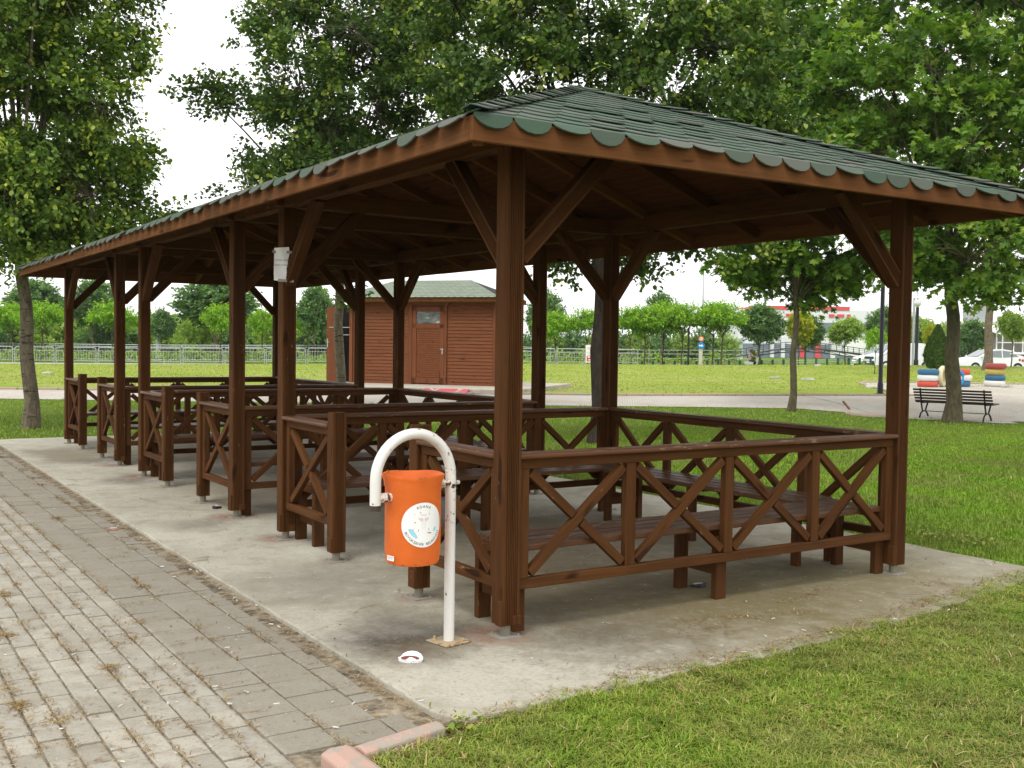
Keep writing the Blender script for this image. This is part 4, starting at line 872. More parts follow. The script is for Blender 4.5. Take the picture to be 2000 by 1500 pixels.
# crumbs, chips and husks on the paving
n = 5200; x = RNG.uniform(-3.6, 4.0, n); y = RNG.uniform(-1.0, 9, n); k = in_view(x, y) & (y > fedge(x)) & ~((x < -.95) & (y < -1.0)); x, y = x[k], y[k]; n = len(x)
z = np.where(x < -.862, -.0145, .0015); az = RNG.uniform(0, 6.28, n)
V, F, rr = instance_np(np.array([(-.3, 0, 0), (.3, .1, .1), (.25, .9, .15), (-.25, 1, .05)]), np.array([(0, 1, 2, 3)]), np.stack([x, y, z], 1), np.stack([np.cos(az), np.sin(az), az*0+.1], 1), np.tile([0, 0, 1.], (n, 1)), .004+.012*RNG.random(n)**4, RNG.random(n))
crumb = mat('crumbs', rough=.8, build=lambda n_, b: (lambda h: h.link(h.ramp(h.attr('rnd'), [(0, (.05, .04, .03)), (.35, (.10, .08, .05)), (.5, (.4, .34, .25)), (.8, (.6, .56, .48)), (1, (.72, .70, .66))]), b.inputs['Base Color']))(NB(n_)))
np_mesh('crumbs', V, F, rr, crumb); tag(bpy.data.objects['crumbs'], kind='stuff')
n = 40000; x = RNG.uniform(-1.2, 9, n); y = RNG.uniform(-4.2, 0, n); dens = .5+.5*np.sin(x*4.3+np.sin(y*3)*2)*np.sin(y*5.1+1); k = (y < fedge(x)) & in_view(x, y) & (RNG.random(n) < dens) & ((x > -.9) | (y < -1.12)); x, y = x[k], y[k]; n = len(x); az = RNG.uniform(0, 6.28, n)
V, F, rr = instance_np(tv*np.array([.6, 1, 1]), tf, np.stack([x, y, .005+.02*RNG.random(n)], 1), np.stack([np.cos(az), np.sin(az), RNG.normal(size=n)*.25], 1), np.tile([0, 0, 1.], (n, 1)), .03+.05*RNG.random(n)**2, .2+.8*RNG.random(n))
np_mesh('thatch', V, F, rr, M['straw']); tag(bpy.data.objects['thatch'], kind='stuff')
# broad-leaved weeds at the slab edge
def weed(px, py, label, n=60, r=.12, z=-.02):
    p = ground_px(px, py, z); P = np.array([p[0], p[1], z])+np.stack([RNG.normal(size=n)*r*.5, RNG.normal(size=n)*r*.5, RNG.random(n)*.07], 1)
    V, F, rr = instance_np(LEAF[0], LEAF[1], P, RNG.normal(size=(n, 3))+np.array([0, 0, .6]), RNG.normal(size=(n, 3))+np.array([0, 0, 1.5]), .018+.02*RNG.random(n), RNG.random(n))
    o = np_mesh('weed', V, F, rr, M['blades']); tag(o, kind='stuff')
weed(895, 1430, 'low leafy weed beside the end of the pink kerb stone', 40, .09)
weed(1880, 1060, 'yellowish leafy weed in the lawn right of the pavilion', 90, .22)
weed(1810, 1050, 'small leafy weed nearest the right corner post', 50, .14)

# ================================================================= LARGE TREES
def local(base, px, py, D): p = at(px, py, D); return (p[0]-base[0], p[1]-base[1], p[2]-base[2])
def blob(base, px, py, D, rpx, rpy=None, rd=None):
    rx = rpx*D/FPX; rz = (rpy or rpx)*D/FPX; return (*local(base, px, py, D), rx, rd or rx, rz)
b = gp(61, 18.1)
make_tree('broadleaf_tree', 'tall broadleaf tree with pale notched trunk left of the pavilion', 'tree', b, 3.0, .125, (-.15, .05),
    [blob(b, 90, 60, 18, 190), blob(b, -60, 140, 17.5, 190), blob(b, 215, 110, 18.5, 72, 100), blob(b, 120, 260, 18, 190, 150), blob(b, 205, 330, 18.8, 100, 90), blob(b, 20, 400, 17.3, 150, 130), blob(b, 150, 430, 18.2, 140, 85), blob(b, 40, 470, 17.6, 120, 60), blob(b, 300, 430, 18.8, 60, 45), blob(b, 90, 300, 18.2, 170, 120), blob(b, 40, -160, 18, 260), blob(b, 200, 430, 18.6, 110, 60), blob(b, -120, 380, 18, 200, 150), blob(b, 300, 400, 18.8, 70, 40), blob(b, 262, 205, 18.8, 34, 40), blob(b, 290, 20, 18.5, 34, 34)],
    9800, 12, .083, LEAF, M['leaf_left'], M['bark_pale'], hubs=26, gap=.27, tone=.08, twl=.40, sub=.25)
b = gp(664, 24)
make_tree('broadleaf_tree', 'dense broadleaf tree with pale straight trunk beside the brown hut', 'tree', b, 4.2, .115, (-.1, 0),
    [blob(b, 600, 300, 20.5, 125, 140, 2.), blob(b, 680, 120, 20.5, 200, 170, 2.2), blob(b, 440, 212, 20.2, 60, 55), blob(b, 370, 180, 20.2, 38, 45), blob(b, 560, 430, 20.5, 80, 60), blob(b, 700, 330, 21, 150, 150), blob(b, 600, -60, 21, 150, 140), blob(b, 840, 60, 21, 150, 200), blob(b, 690, 560, 23.0, 60, 28, .5), blob(b, 860, 280, 20.5, 110, 120), blob(b, 430, 370, 20.3, 28, 22, .4), blob(b, 535, 20, 20.6, 60, 60), blob(b, 445, 160, 20.3, 45, 35)],
    7000, 12, .086, LEAF, M['leaf_elm'], M['bark_pale'], hubs=28, gap=.36, tone=.04, sub=.25)
b = gp(1167, 16.6)
make_tree('broadleaf_tree', 'big broadleaf tree with rough dark trunk directly behind the pavilion', 'tree', b, 3.4, .128, (.02, .02),
    [blob(b, 1020, 140, 15.5, 150, 140), blob(b, 1180, 60, 16, 200, 180), blob(b, 1330, 200, 16, 180, 150), blob(b, 1120, 330, 16.6, 220, 120), blob(b, 1000, -60, 16, 220, 120), blob(b, 1400, 60, 16.5, 160, 150), blob(b, 900, 130, 16.4, 95, 150), blob(b, 1330, 430, 17.2, 200, 75), blob(b, 1150, 460, 17.6, 150, 70, 1.), blob(b, 1480, 240, 16.6, 110, 110), blob(b, 1100, 545, 17, 32, 22, .3), blob(b, 1260, 520, 17.2, 60, 40, .5), blob(b, 1560, 330, 16.4, 80, 60)],
    6600, 12, .084, LEAF, M['leaf_elm'], M['bark_dark'], hubs=30, gap=.42, tone=.08, sub=.25)
b = gp(1547, 24.1)
make_tree('plane_tree', 'slender plane tree with a curved trunk in the middle of the lawn edge', 'tree', b, 3.0, .080, (.18, .1),
    [blob(b, 1550, 520, 25, 140, 70), blob(b, 1450, 500, 24.5, 80, 60), blob(b, 1660, 530, 25, 80, 60), blob(b, 1560, 400, 25, 170, 110), blob(b, 1600, 220, 25.5, 170, 150), blob(b, 1480, 330, 25, 110, 110), blob(b, 1540, 80, 26, 160, 130), blob(b, 1620, 570, 24.6, 70, 35)],
    4000, 8, .150, MAPLE, M['leaf_maple'], M['bark_olive'], hubs=22, gap=.34, tone=.0, sub=.3)
b = gp(1861, 22.2)
make_tree('plane_tree', 'broad plane tree with greenish trunk standing in front of the park bench', 'tree', b, 3.1, .165, (-.05, .1),
    [blob(b, 1850, 540, 21.5, 120, 70), blob(b, 1950, 480, 21, 120, 90), blob(b, 1790, 420, 21.5, 130, 90), blob(b, 1880, 300, 22, 200, 160), blob(b, 1760, 150, 22.5, 170, 140), blob(b, 1980, 150, 22, 190, 160), blob(b, 1850, -40, 23, 200, 140), blob(b, 2080, 400, 21.5, 130, 180), blob(b, 1700, 300, 22.5, 110, 130), blob(b, 1760, 590, 21.5, 45, 40), blob(b, 1930, 570, 21.6, 50, 40), blob(b, 2090, 550, 20, 90, 50)],
    5000, 8, .142, MAPLE, M['leaf_maple'], M['bark_olive'], hubs=26, gap=.32, tone=.14, sub=.3)
b = gp(1929, 52)
make_tree('tall_tree', 'thick straight brown trunk of a tall tree beyond the tyre stacks', 'tree', b, 5.0, .21, (0, 0),
    [blob(b, 1930, 400, 52, 120, 100), blob(b, 1850, 250, 52, 120, 110), blob(b, 2010, 260, 52, 120, 110), blob(b, 1740, 480, 53, 70, 60)],
    900, 8, .26, LEAF, M['leaf_elm'], M['bark_pale'], hubs=10)
b = gp(2380, 11.5)
make_tree('overhanging_tree', 'dark leafy branch hanging into the top right corner', 'tree', b, 3.4, .16, (0, 0),
    [blob(b, 2060, -30, 11.3, 140, 62), blob(b, 1880, -28, 11.3, 110, 42), blob(b, 2280, -120, 11.4, 260, 200), blob(b, 2140, 40, 11.3, 110, 60)],
    900, 10, .09, LEAF, M['leaf_elm'], M['bark_dark'], hubs=14, tone=-.2)

# ================================================================= BACKGROUND TREES AND SHRUBS
def proto_tree(name, cat, H, r, blobs, ntw, per, size, lm, bm, group, **kw):
    return make_tree(name, '', cat, (0, 0, 0), H, r, (random.uniform(-.2, .2), 0), blobs, ntw, per, size, CARD, lm, bm, group, **kw)
# prototypes are one metre-scale trees about 3.4 m tall, scaled per copy
PF = proto_tree('feathery_tree', 'tree', 1.7, .05, [(0, 0, 2.55, 1.15, 1.15, .42), (-.8, .1, 2.25, .6, .6, .28), (.75, -.1, 2.35, .65, .6, .3), (.1, 0, 2.95, .7, .7, .3), (-.3, .2, 1.95, .5, .5, .2)], 470, 10, .135, M['leaf_feather'], M['bark_olive'], 'small park trees on the far side of the lawn', hubs=8, flat=True, twl=.45)
PD = proto_tree('round_crowned_tree', 'tree', 1.5, .06, [(0, 0, 2.5, 1.0, 1.0, .85), (-.4, 0, 2.1, .7, .7, .5), (.45, .1, 2.2, .7, .7, .55), (0, 0, 3.1, .5, .5, .5)], 1150, 10, .14, M['leaf_dark'], M['bark_pale'], 'small park trees on the far side of the lawn', hubs=8, twl=.3)
PY = proto_tree('yellow_leaved_tree', 'tree', 1.5, .04, [(0, 0, 2.5, .85, .85, .75), (.2, 0, 2.0, .5, .5, .4)], 750, 10, .14, M['leaf_yellow'], M['bark_olive'], 'small park trees on the far side of the lawn', hubs=6, twl=.25)
PL = proto_tree('light_green_tree', 'tree', 1.5, .05, [(0, 0, 2.5, 1.05, 1.05, .6), (-.4, 0, 2.15, .6, .6, .4), (.3, 0, 2.9, .6, .6, .35)], 1000, 10, .14, M['leaf_bush'], M['bark_olive'], 'small park trees on the far side of the lawn', hubs=7, twl=.3)
PS = proto_tree('shrub', 'shrub', .5, .05, [(0, 0, .75, .95, .8, .75), (-.6, 0, .55, .6, .6, .5), (.6, .1, .6, .65, .6, .55)], 620, 9, .13, M['leaf_bush'], M['bark_dark'], 'shrubs beyond the railings', hubs=6, twl=.25)
PV = proto_tree('dark_shrub', 'shrub', .5, .05, [(0, 0, .75, .95, .8, .72), (-.5, 0, .55, .6, .6, .5), (.6, .1, .55, .65, .6, .5)], 600, 9, .13, M['leaf_dark'], M['bark_dark'], 'shrubs beyond the railings', hubs=6, twl=.25)
useds = {}
def bgtree(P, px, topy, D, wpx, label, Hn=3.4, Wn=2.5, dz=0):
    g_ = gp(px, D); topz = at(px, topy, D)[2]; sh_ = (topz-g_.z-dz)/Hn; sw = wpx*D/FPX/Wn
    o = place(P, useds.get(P.name, False), (g_.x, g_.y, g_.z+dz-.02), random.uniform(0, 6.28), label, (sw, sw, sh_)); useds[P.name] = True; return o
for px, ty, D, wp, lb in [(20, 592, 62, 110, 'leftmost feathery tree behind the railings'), (80, 590, 60, 100, 'feathery tree with pale trunk just right of the big left trunk'), (222, 590, 60, 100, 'feathery tree seen between the leftmost pavilion posts'),
        (431, 594, 58, 82, 'bright feathery tree with twin pale stakes in front of the railings'), (512, 604, 60, 60, 'small feathery tree left of the post with the notice'), (600, 600, 62, 70, 'feathery tree partly behind the post with the notice'),
        (1083, 608, 62, 95, 'feathery tree just right of the nearest corner post'), (1148, 603, 62, 85, 'feathery tree left of the big dark trunk'), (1232, 600, 62, 80, 'feathery tree just right of the back corner post'), (1258, 596, 62, 95, 'wide feathery tree, second right of the back corner post'),
        (1293, 590, 63, 90, 'tallest feathery tree in the middle row'), (1330, 592, 62, 90, 'feathery tree with forked trunk left of the black lamp'), (1391, 588, 62, 95, 'feathery tree beside the blue arrow sign'), (1408, 592, 61, 105, 'feathery tree with forked trunk right of the blue arrow sign')]:
    bgtree(PF, px, ty, D, wp, lb, 3.3, 2.9)
bgtree(PF, 1708, 640, 47, 52, 'small feathery sapling beside the black lamp post on the lawn', 3.3, 2.9)
for px, ty, D, wp, lb in [(185, 545, 72, 110, 'dark round tree behind the leftmost pavilion post'), (316, 604, 66, 55, 'small dark round tree between two front posts'), (425, 535, 68, 165, 'large dark tree behind the bright feathery one'), (616, 556, 61, 80, 'dark round tree left of the brown hut'),
        (1065, 570, 70, 80, 'thin dark tree right of the nearest corner post'), (1484, 594, 63, 100, 'dark green tree left of the footbridge'), (1573, 612, 66, 74, 'mid green round tree behind the slender plane trunk'), (1722, 600, 78, 70, 'dark tree behind the white van'), (1290, 572, 75, 75, 'tall dark tree behind the middle row'), (70, 548, 80, 130, 'tall hazy tree at the far left'), (1900, 625, 95, 70, 'dark round tree above the white saloon car')]:
    bgtree(PD, px, ty, D, wp, lb, 3.6, 2.4)
bgtree(PY, 1560, 609, 64, 56, 'yellow tree behind the slender plane trunk', 3.3, 2.0); bgtree(PY, 1818, 634, 66, 34, 'yellow shrub tree behind the conifer', 3.3, 2.0); bgtree(PY, 1470, 684, 63, 12, 'tiny yellow standard tree by the footbridge', 3.3, 2.0)
bgtree(PL, 1651, 624, 63, 74, 'light green round tree right of the footbridge', 3.25, 2.5); bgtree(PL, 1975, 612, 58, 62, 'light green tree in front of the kiosk', 3.25, 2.5); bgtree(PL, 1795, 622, 90, 70, 'light green tree behind the double lamp post', 3.25, 2.5)
k = 0
spots = [(-40, 612, 85), (30, 618, 88), (95, 628, 86), (150, 612, 90), (215, 632, 84), (275, 622, 88), (330, 634, 85), (385, 628, 82), (440, 640, 84), (500, 628, 90), (555, 622, 86), (600, 634, 88), (640, 628, 86)]
words = ['leftmost', 'second', 'third', 'fourth', 'fifth', 'sixth', 'seventh', 'eighth', 'ninth', 'tenth', 'eleventh', 'twelfth', 'thirteenth']
for (px, ty, D), w_ in zip(spots, words): bgtree(PS if k % 4 else PV, px, ty-8, D-10, 120, '%s large shrub from the left beyond the railings' % w_, 1.45, 2.3); k += 1
for i, px in enumerate(range(1035, 1440, 42)): bgtree(PS if i % 2 else PV, px, 655-(i % 3)*5, 98, 66, '%s far shrub counted from the nearest corner post' % words[min(i, 12)].replace('leftmost', 'first'), 1.45, 2.3)
for i, px in enumerate(range(1765, 2020, 40)): bgtree(PV if i % 2 else PS, px, 640-(i % 2)*8, 105, 60, '%s far shrub right of the rear corner post, behind the cars' % words[i].replace('leftmost', 'first'), 1.45, 2.3)
# clipped conifer by the tyres
g_ = gp(1830, 50); n = 5200; u = RNG.random(n); a = RNG.uniform(0, 6.28, n); rr_ = np.where(u < .28, .55+.45*np.sqrt(u/.28), 1-((u-.28)/.72)**1.5)*.58*(.86+.2*RNG.random(n)); Hc = 2.0
cf = thing('conifer', 'small dark cone-shaped conifer behind the tyres', 'conifer', g_)
P = np.stack([rr_*np.cos(a), rr_*np.sin(a), .12+u*Hc], 1); V, F, r_ = instance_np(CARD[0], CARD[1], P, np.stack([np.cos(a)*.5, np.sin(a)*.5, a*0+1], 1)+RNG.normal(size=(n, 3))*.2, np.stack([np.cos(a), np.sin(a), a*0+.3], 1), .08+.08*RNG.random(n), RNG.random(n)*.8)
np_mesh('crown', V, F, r_, M['leaf_elm'], cf); m = MB(); m.tube([(0, 0, 0), (0, 0, 1.2)], [.06, .03], 8); m.build('trunk', M['bark_dark'], cf)
# hedge behind the barriers: one clipped mass
def hedge(name, px0, px1, D, h_, dens=90):
    V0 = []
    a = gp(px0, D); b_ = gp(px1, D); Ln = (b_-a).length; n = int(Ln*dens); u = RNG.random(n); d = RNG.normal(size=n)*.35; z = RNG.random(n)**.7*h_*(.75+.3*np.sin(u*Ln*.9)*np.sin(u*Ln*2.3+1))
    base = np.array(a)[None]+u[:, None]*np.array(b_-a)[None]; nx = np.array([-(b_-a).y, (b_-a).x, 0])/Ln; P = base+nx[None]*d[:, None]; P[:, 2] += z
    V, F, r_ = instance_np(CARD[0], CARD[1], P, RNG.normal(size=(n, 3)), RNG.normal(size=(n, 3))+np.array([0, 0, .6]), .10+.10*RNG.random(n), RNG.random(n)); np_mesh(name, V, F, r_, M['leaf_bush']); tag(bpy.data.objects[name], kind='stuff')
hedge('hedge', -60, 700, 59.5, .80, 130); hedge('bank_growth', 1000, 1450, 66, 1.15, 130); hedge('canal_weeds', 1400, 1690, 65.5, .75, 80)
# ================================================================= HUT
hr_ = gp(966, 30.0); hl_ = gp(686, 31.4); hx = (hr_-hl_); hx.z = 0; Lh = hx.length; hx.normalize(); hyaw = math.atan2(hx.y, hx.x); hz0 = hr_.z+.13
hut = thing('wooden_hut', 'red-brown clapboard hut with green shingle roof behind the pavilion', 'hut', (hl_.x, hl_.y, hz0), hyaw)
HW = 2.42; HDp = 1.9
M['siding'] = mat('red_brown_siding', rough=.55, build=wood_build((.15, .046, .017), (.215, .074, .028), 0, (.55, .75)), spec=.18)
m = MB(); dx0, dx1 = 1.86, 3.02
def sid(x0, x1, y, z0, z1, ax='x'):
    z = z0
    while z < z1-.02:
        z2 = min(z+.098, z1)
        if ax == 'x': P = [(x0, y-.022, z+.002), (x1, y-.022, z+.002), (x1, y-.004, z2), (x0, y-.004, z2), (x0, y, z+.002), (x1, y, z+.002)]; o = random.uniform(0, 30); m.add(P, [(0, 1, 2, 3), (0, 4, 5, 1)], [(x0+o, o, 0), (x1+o, o, 0), (x1+o, o+.1, 0), (x0+o, o+.1, 0), (x0+o, o, 0), (x1+o, o, 0)])
        z = z2
sid(.05, dx0, 0, 0, HW); sid(dx1, Lh-.05, 0, 0, HW); sid(dx0, dx1, 0, 2.30, HW)
m.quad((0, .01, 0), (Lh, .01, 0), (Lh, .01, HW), (0, .01, HW)); m.quad((Lh, 0, 0), (Lh, HDp, 0), (Lh, HDp, HW), (Lh, 0, HW)); m.quad((0, HDp, 0), (0, 0.02, 0), (0, 0.02, HW), (0, HDp, HW)); m.quad((Lh, HDp, 0), (0, HDp, 0), (0, HDp, HW), (Lh, HDp, HW))
m.build('wall', M['siding'], hut)
m = MB(); m.box((.0, -.01, HW/2), (.10, .10, HW)); m.box((Lh, -.01, HW/2), (.10, .10, HW)); m.build('corner_board', M['siding'], hut, bevel=.004)
m = MB(); m.box((dx0+.04, -.03, 1.15), (.09, .05, 2.30)); m.box((dx1-.04, -.03, 1.15), (.09, .05, 2.30)); m.box(((dx0+dx1)/2, -.032, 2.33), (dx1-dx0+.12, .055, .08)); m.box(((dx0+dx1)/2, -.02, 2.42), (dx1-dx0+.3, .03, .02)); m.build('door_frame', M['siding'], hut, bevel=.004)
m = MB(); xa, xb = dx0+.09, dx1-.09
m.box(((xa+xb)/2, -.004, 1.13), (xb-xa, .03, 2.2))
for x0, x1, z0, z1 in ((xa, xa+.13, .04, 2.23), (xb-.13, xb, .04, 2.23), (xa, xb, 2.10, 2.23), (xa, xb, 1.62, 1.74), (xa, xb, .04, .20)): m.box(((x0+x1)/2, -.03, (z0+z1)/2), (x1-x0, .03, z1-z0))
z = .21
while z < 1.60: m.box(((xa+xb)/2, -.024, z+.03), (xb-xa-.27, .014, .050)); z += .062
dr = m.build('door', M['siding'], hut, bevel=.003)
m = MB(); m.box(((xa+xb)/2, -.022, 1.92), (xb-xa-.27, .012, .34))
M['pane'] = mat('dusty_cracked_pane', rough=.25, spec=.6, build=lambda n_, b: (lambda h: (h.link(h.ramp(h.noise(h.coord('Object', (1.2, 1, 3)), 2.0, 4, .6), [(.36, (.03, .035, .035)), (.56, (.12, .13, .12)), (.72, (.50, .52, .48))]), b.inputs['Base Color'])))(NB(n_))); m.build('pane', M['pane'], dr)
m = MB(); m.box((xb-.05, -.055, 1.02), (.10, .02, .022)); m.box((xb-.04, -.048, .96), (.03, .01, .16)); m.build('handle', M['silver'], dr)
# roof
m = MB(); ro = .32; rx0, rx1, ry0, ry1 = -ro, Lh+ro-.12, -ro, HDp+ro; rz = HW-.02; hh = (ry1-ry0)/2; rs = .42
def hp(x, y, dz=0): return (x, y, rz+.1+rs*min(x-rx0, rx1-x, y-ry0, ry1-y)+dz)
cxm = (rx0+hh, rx1-hh, (ry0+ry1)/2)
if cxm[0] > cxm[1]: cxm = ((rx0+rx1)/2, (rx0+rx1)/2+.01, cxm[2])
A, B_, C_, D_ = (rx0, ry0, rz+.1), (rx1, ry0, rz+.1), (rx1, ry1, rz+.1), (rx0, ry1, rz+.1); E1, E2 = (cxm[0], cxm[2], rz+.1+rs*hh), (cxm[1], cxm[2], rz+.1+rs*hh)
m.quad(A, B_, E2, E1); m.quad(B_, C_, E2); m.quad(C_, D_, E1, E2); m.quad(D_, A, E1); rfh = m.build('roof', M['felt'], hut)
M['shingle_pale'] = mat('pale_green_shingle', rough=.8, build=lambda n_, b: (lambda h: h.link(h.mix(h.noise(h.coord('Object'), 60, 3), h.ramp(h.attr('rnd'), [(0, (.21, .245, .185)), (1, (.28, .31, .24))]), (.16, .20, .15)), b.inputs['Base Color']))(NB(n_)))
m = MB(); v0 = -.06; row = 0; slo = math.sqrt(1+rs*rs)
while v0 < hh*slo:
    for i in range(int((rx1-rx0)/.2)+2):
        u0 = i*.2+(row % 2)*.1-.1; poly = [(u0+.1-.098*math.cos(a), v0+.05*(1-math.sin(a))) for a in np.linspace(0, math.pi, 7)]+[(u0+.198, v0+.17), (u0+.002, v0+.17)]
        poly = clip(poly, lambda p: p[0]-max(p[1], 0)/slo)
        if len(poly) > 2: poly = clip(poly, lambda p: (rx1-rx0-p[0])-max(p[1], 0)/slo)
        if len(poly) > 2: poly = clip(poly, lambda p: hh*slo-p[1])
        if len(poly) < 3: continue
        m.rn = random.random(); n = len(poly); f3 = lambda p, dh: (rx0+p[0], ry0+p[1]/slo, rz+.1+rs*p[1]/slo+.004+.012*(1-(p[1]-v0)/.17)+dh)
        m.add([f3(p, 0) for p in poly]+[f3(p, -.006) for p in poly], [tuple(range(n))]+[(j, j+n, (j+1) % n+n, (j+1) % n) for j in range(n)])
    v0 += .125; row += 1
m.build('shingles', M['shingle_pale'], rfh)
m = MB(); m.bar((rx0, ry0+.012, rz+.03), (rx1, ry0+.012, rz+.03), .024, .13); m.bar((rx0+.012, ry0+.03, rz+.03), (rx0+.012, ry1, rz+.03), .024, .13); m.bar((rx1-.012, ry0+.03, rz+.03), (rx1-.012, ry1, rz+.03), .024, .13); m.bar((rx0, (ry0+0)/2, rz-.045), (rx1, (ry0+0)/2, rz-.045), ro-.03, .02); m.build('fascia_board', M['fascia'], hut, bevel=.004)
# open side door and a black panel whose colour stands for the shade inside
m = MB(); m.box((-.42, .5, 1.15), (.84, .04, 2.3)); m.build('shade_panel', mat('painted_shade_black', (.012, .010, .010), .9), hut)
m = MB(); m.box((-.62, .05, 1.12), (.44, .04, 2.2)); dl = m.build('open_door', M['siding'], hut, bevel=.004); tag(dl, 'open plain door leaf at the hut left side')
m = MB(); m.box((-.80, .02, 1.15), (.025, .02, .26)); m.box((-.77, .0, 1.18), (.07, .015, .018)); m.build('handle', M['silver'], dl)
m = MB(); m.bar((-.75, .02, 1.62), (-.02, .02, 1.62), .02, .02); m.bar((-.4, .02, 1.40), (-.02, .02, 1.40), .02, .02); m.build('rod', M['grey_metal'], hut)
# platform
pr = gp(1098, 28.0); pf0 = gp(640, 29.2)
plat = MB(); a = Vector((hl_.x, hl_.y, 0)); hn = Vector((hx.y, -hx.x, 0)); 
P0_ = [a-hx*.9+hn*2.3, a+hx*(Lh+1.25)+hn*2.3, a+hx*(Lh+1.25)-hn*3.6, a-hx*.9-hn*3.6]
vs = [(p.x, p.y, hz0) for p in P0_]+[(p.x, p.y, hz0-.45) for p in P0_]; plat.add(vs, [(0, 1, 2, 3)]+[(i, i+4, (i+1) % 4+4, (i+1) % 4) for i in range(4)])
def plat_build(n, b):
    h = NB(n); v = h.coord('Object'); c = h.ramp(h.noise(v, 3, 4), [(.35, (.36, .33, .27)), (.65, (.47, .42, .35))]); h.link(c, b.inputs['Base Color'])
tag(plat.build('hut_platform', mat('platform_concrete', rough=.85, build=plat_build), bevel=.01), kind='structure')
rd = MB(); q = a+hx*(Lh-1.15)+hn*2.31; q2 = a+hx*(Lh+.1)+hn*2.31; rd.quad((q.x+hn.x*.35, q.y+hn.y*.35, hz0-.16), (q2.x+hn.x*.35, q2.y+hn.y*.35, hz0-.16), (q2.x, q2.y, hz0+.004), (q.x, q.y, hz0+.004)); rd.quad((q.x, q.y, hz0-.3), (q.x+hn.x*.35, q.y+hn.y*.35, hz0-.3), (q.x+hn.x*.35, q.y+hn.y*.35, hz0-.16), (q.x, q.y, hz0+.004))
tag(rd.build('ramp', mat('red_painted_tiles', rough=.6, build=lambda n_, b: (lambda h: (lambda br: (br.inputs['Scale'].__setattr__('default_value', .5), br.inputs['Mortar Size'].__setattr__('default_value', .012), br.inputs['Color1'].__setattr__('default_value', (.52, .10, .11, 1)), br.inputs['Color2'].__setattr__('default_value', (.45, .08, .09, 1)), br.inputs['Mortar'].__setattr__('default_value', (.45, .40, .35, 1)), h.link(h.coord('Object'), br.inputs[0]), h.link(br.outputs[0], b.inputs['Base Color'])))(h.node('ShaderNodeTexBrick')))(NB(n_)))), kind='structure')

# ================================================================= RAILINGS
def make_barrier(Lb, h_, bars):
    t = thing('crowd_barrier', '', 'barrier', group='grey barriers along the far edge of the lawn')
    m = MB(); r = .12; pts = [(.03, 0, 0), (.03, 0, h_-r)]+[(.03+r*(1-math.cos(a)), 0, h_-r+r*math.sin(a)) for a in np.linspace(.3, math.pi/2, 4)]+[(Lb-.03-r*(1-math.cos(a)), 0, h_-r+r*math.sin(a)) for a in np.linspace(math.pi/2, .3, 4)]+[(Lb-.03, 0, h_-r), (Lb-.03, 0, 0)]
    m.tube(pts, .021, 6); m.bar((.03, 0, .14), (Lb-.03, 0, .14), .028, .028); m.build('frame', M['grey_metal'], t, smooth=True)
    m = MB(); m.bar((.03, 0, h_-.17), (Lb-.03, 0, h_-.17), .022, .022)
    for i in range(1, bars): m.bar((Lb*i/bars, 0, .14), (Lb*i/bars, 0, h_-.17), .014, .014)
    m.build('bars', M['grey_metal'], t); return t
BL = 2.16; ba = make_barrier(BL, .84, 16); used = False; S = -33.0; i = 0
while S < 4.8:
    D = 57+.02*S+.1*math.sin(i); x, y = XY(D, S); D2 = 57+.02*(S+BL)+.1*math.sin(i+1); x2, y2 = XY(D2, S+BL); px_ = 1000+S*FPX/D
    o = place(ba, used, (x, y, gz(x, y)), math.atan2(y2-y, x2-x), '%s grey steel crowd barrier counted from the left end of the row' % (words+['fourteenth', 'fifteenth', 'sixteenth', 'seventeenth', 'eighteenth', 'nineteenth', 'twentieth', 'twenty-first'])[min(i, 20)].replace('leftmost', 'first'))
    used = True; S += BL+.05; i += 1
# pale footway in front of the barriers on the left
m = MB(); sg = []
for k in range(30):
    S = -40+k*1.15; sg.append((S,))
sheet('far_footway', [0, .33, .66, 1], [-45, -38, -32, -28, -24, -20, -17, -14.5], mat('pale_footway', (.36, .34, .29), .9), .012, lambda S: edgeD(S)-.6+(S+14.5)*.02, lambda S: edgeD(S)+1.9+(0 if S < -16 else -1.2))
def rail_fence(name, label, px0, px1, D, h_, mt, step, rails, pw=.05, bars=0, zoff=0):
    a = gp(px0, D); b_ = gp(px1, D); t = thing(name, label, 'railing', a); n = max(1, int((b_-a).length/step)); m = MB()
    for i in range(n+1):
        p = (b_-a)*(i/n); zz = gz(a.x+p.x, a.y+p.y)-a.z; m.tube([(p.x, p.y, zz), (p.x, p.y, zz+h_+.04)], pw/2, 6)
    m.build('posts', mt, t)
    m = MB()
    for rz_ in rails:
        for i in range(n): p = (b_-a)*(i/n); q = (b_-a)*((i+1)/n); m.tube([(p.x, p.y, gz(a.x+p.x, a.y+p.y)-a.z+rz_), (q.x, q.y, gz(a.x+q.x, a.y+q.y)-a.z+rz_)], .02, 5)
    if bars:
        for i in range(n*bars): p = (b_-a)*(i/(n*bars)); zz = gz(a.x+p.x, a.y+p.y)-a.z; m.bar((p.x, p.y, zz+rails[0]), (p.x, p.y, zz+rails[-1]), .014, .014)
    m.build('rails', M['grey_metal'], t)
rail_fence('canal_railing', 'long pale railing beyond the crowd barriers on the left', -60, 700, 63, 1.0, M['grey_metal'], 2.5, (.12, .86, .98), .05, 14)
rail_fence('canal_railing', 'pale far railing above the overgrown bank right of the nearest post', 1010, 1460, 84, 1.25, M['grey_metal'], 2.5, (.55, .9, 1.2), .05)
rail_fence('canal_railing', 'low railing with broad green posts along the lawn edge', 1190, 1700, 63.2, .58, M['green_metal'], .64, (.40, .52), .15)
for px, D, h_ in ((127, 63, 1.6),): pass
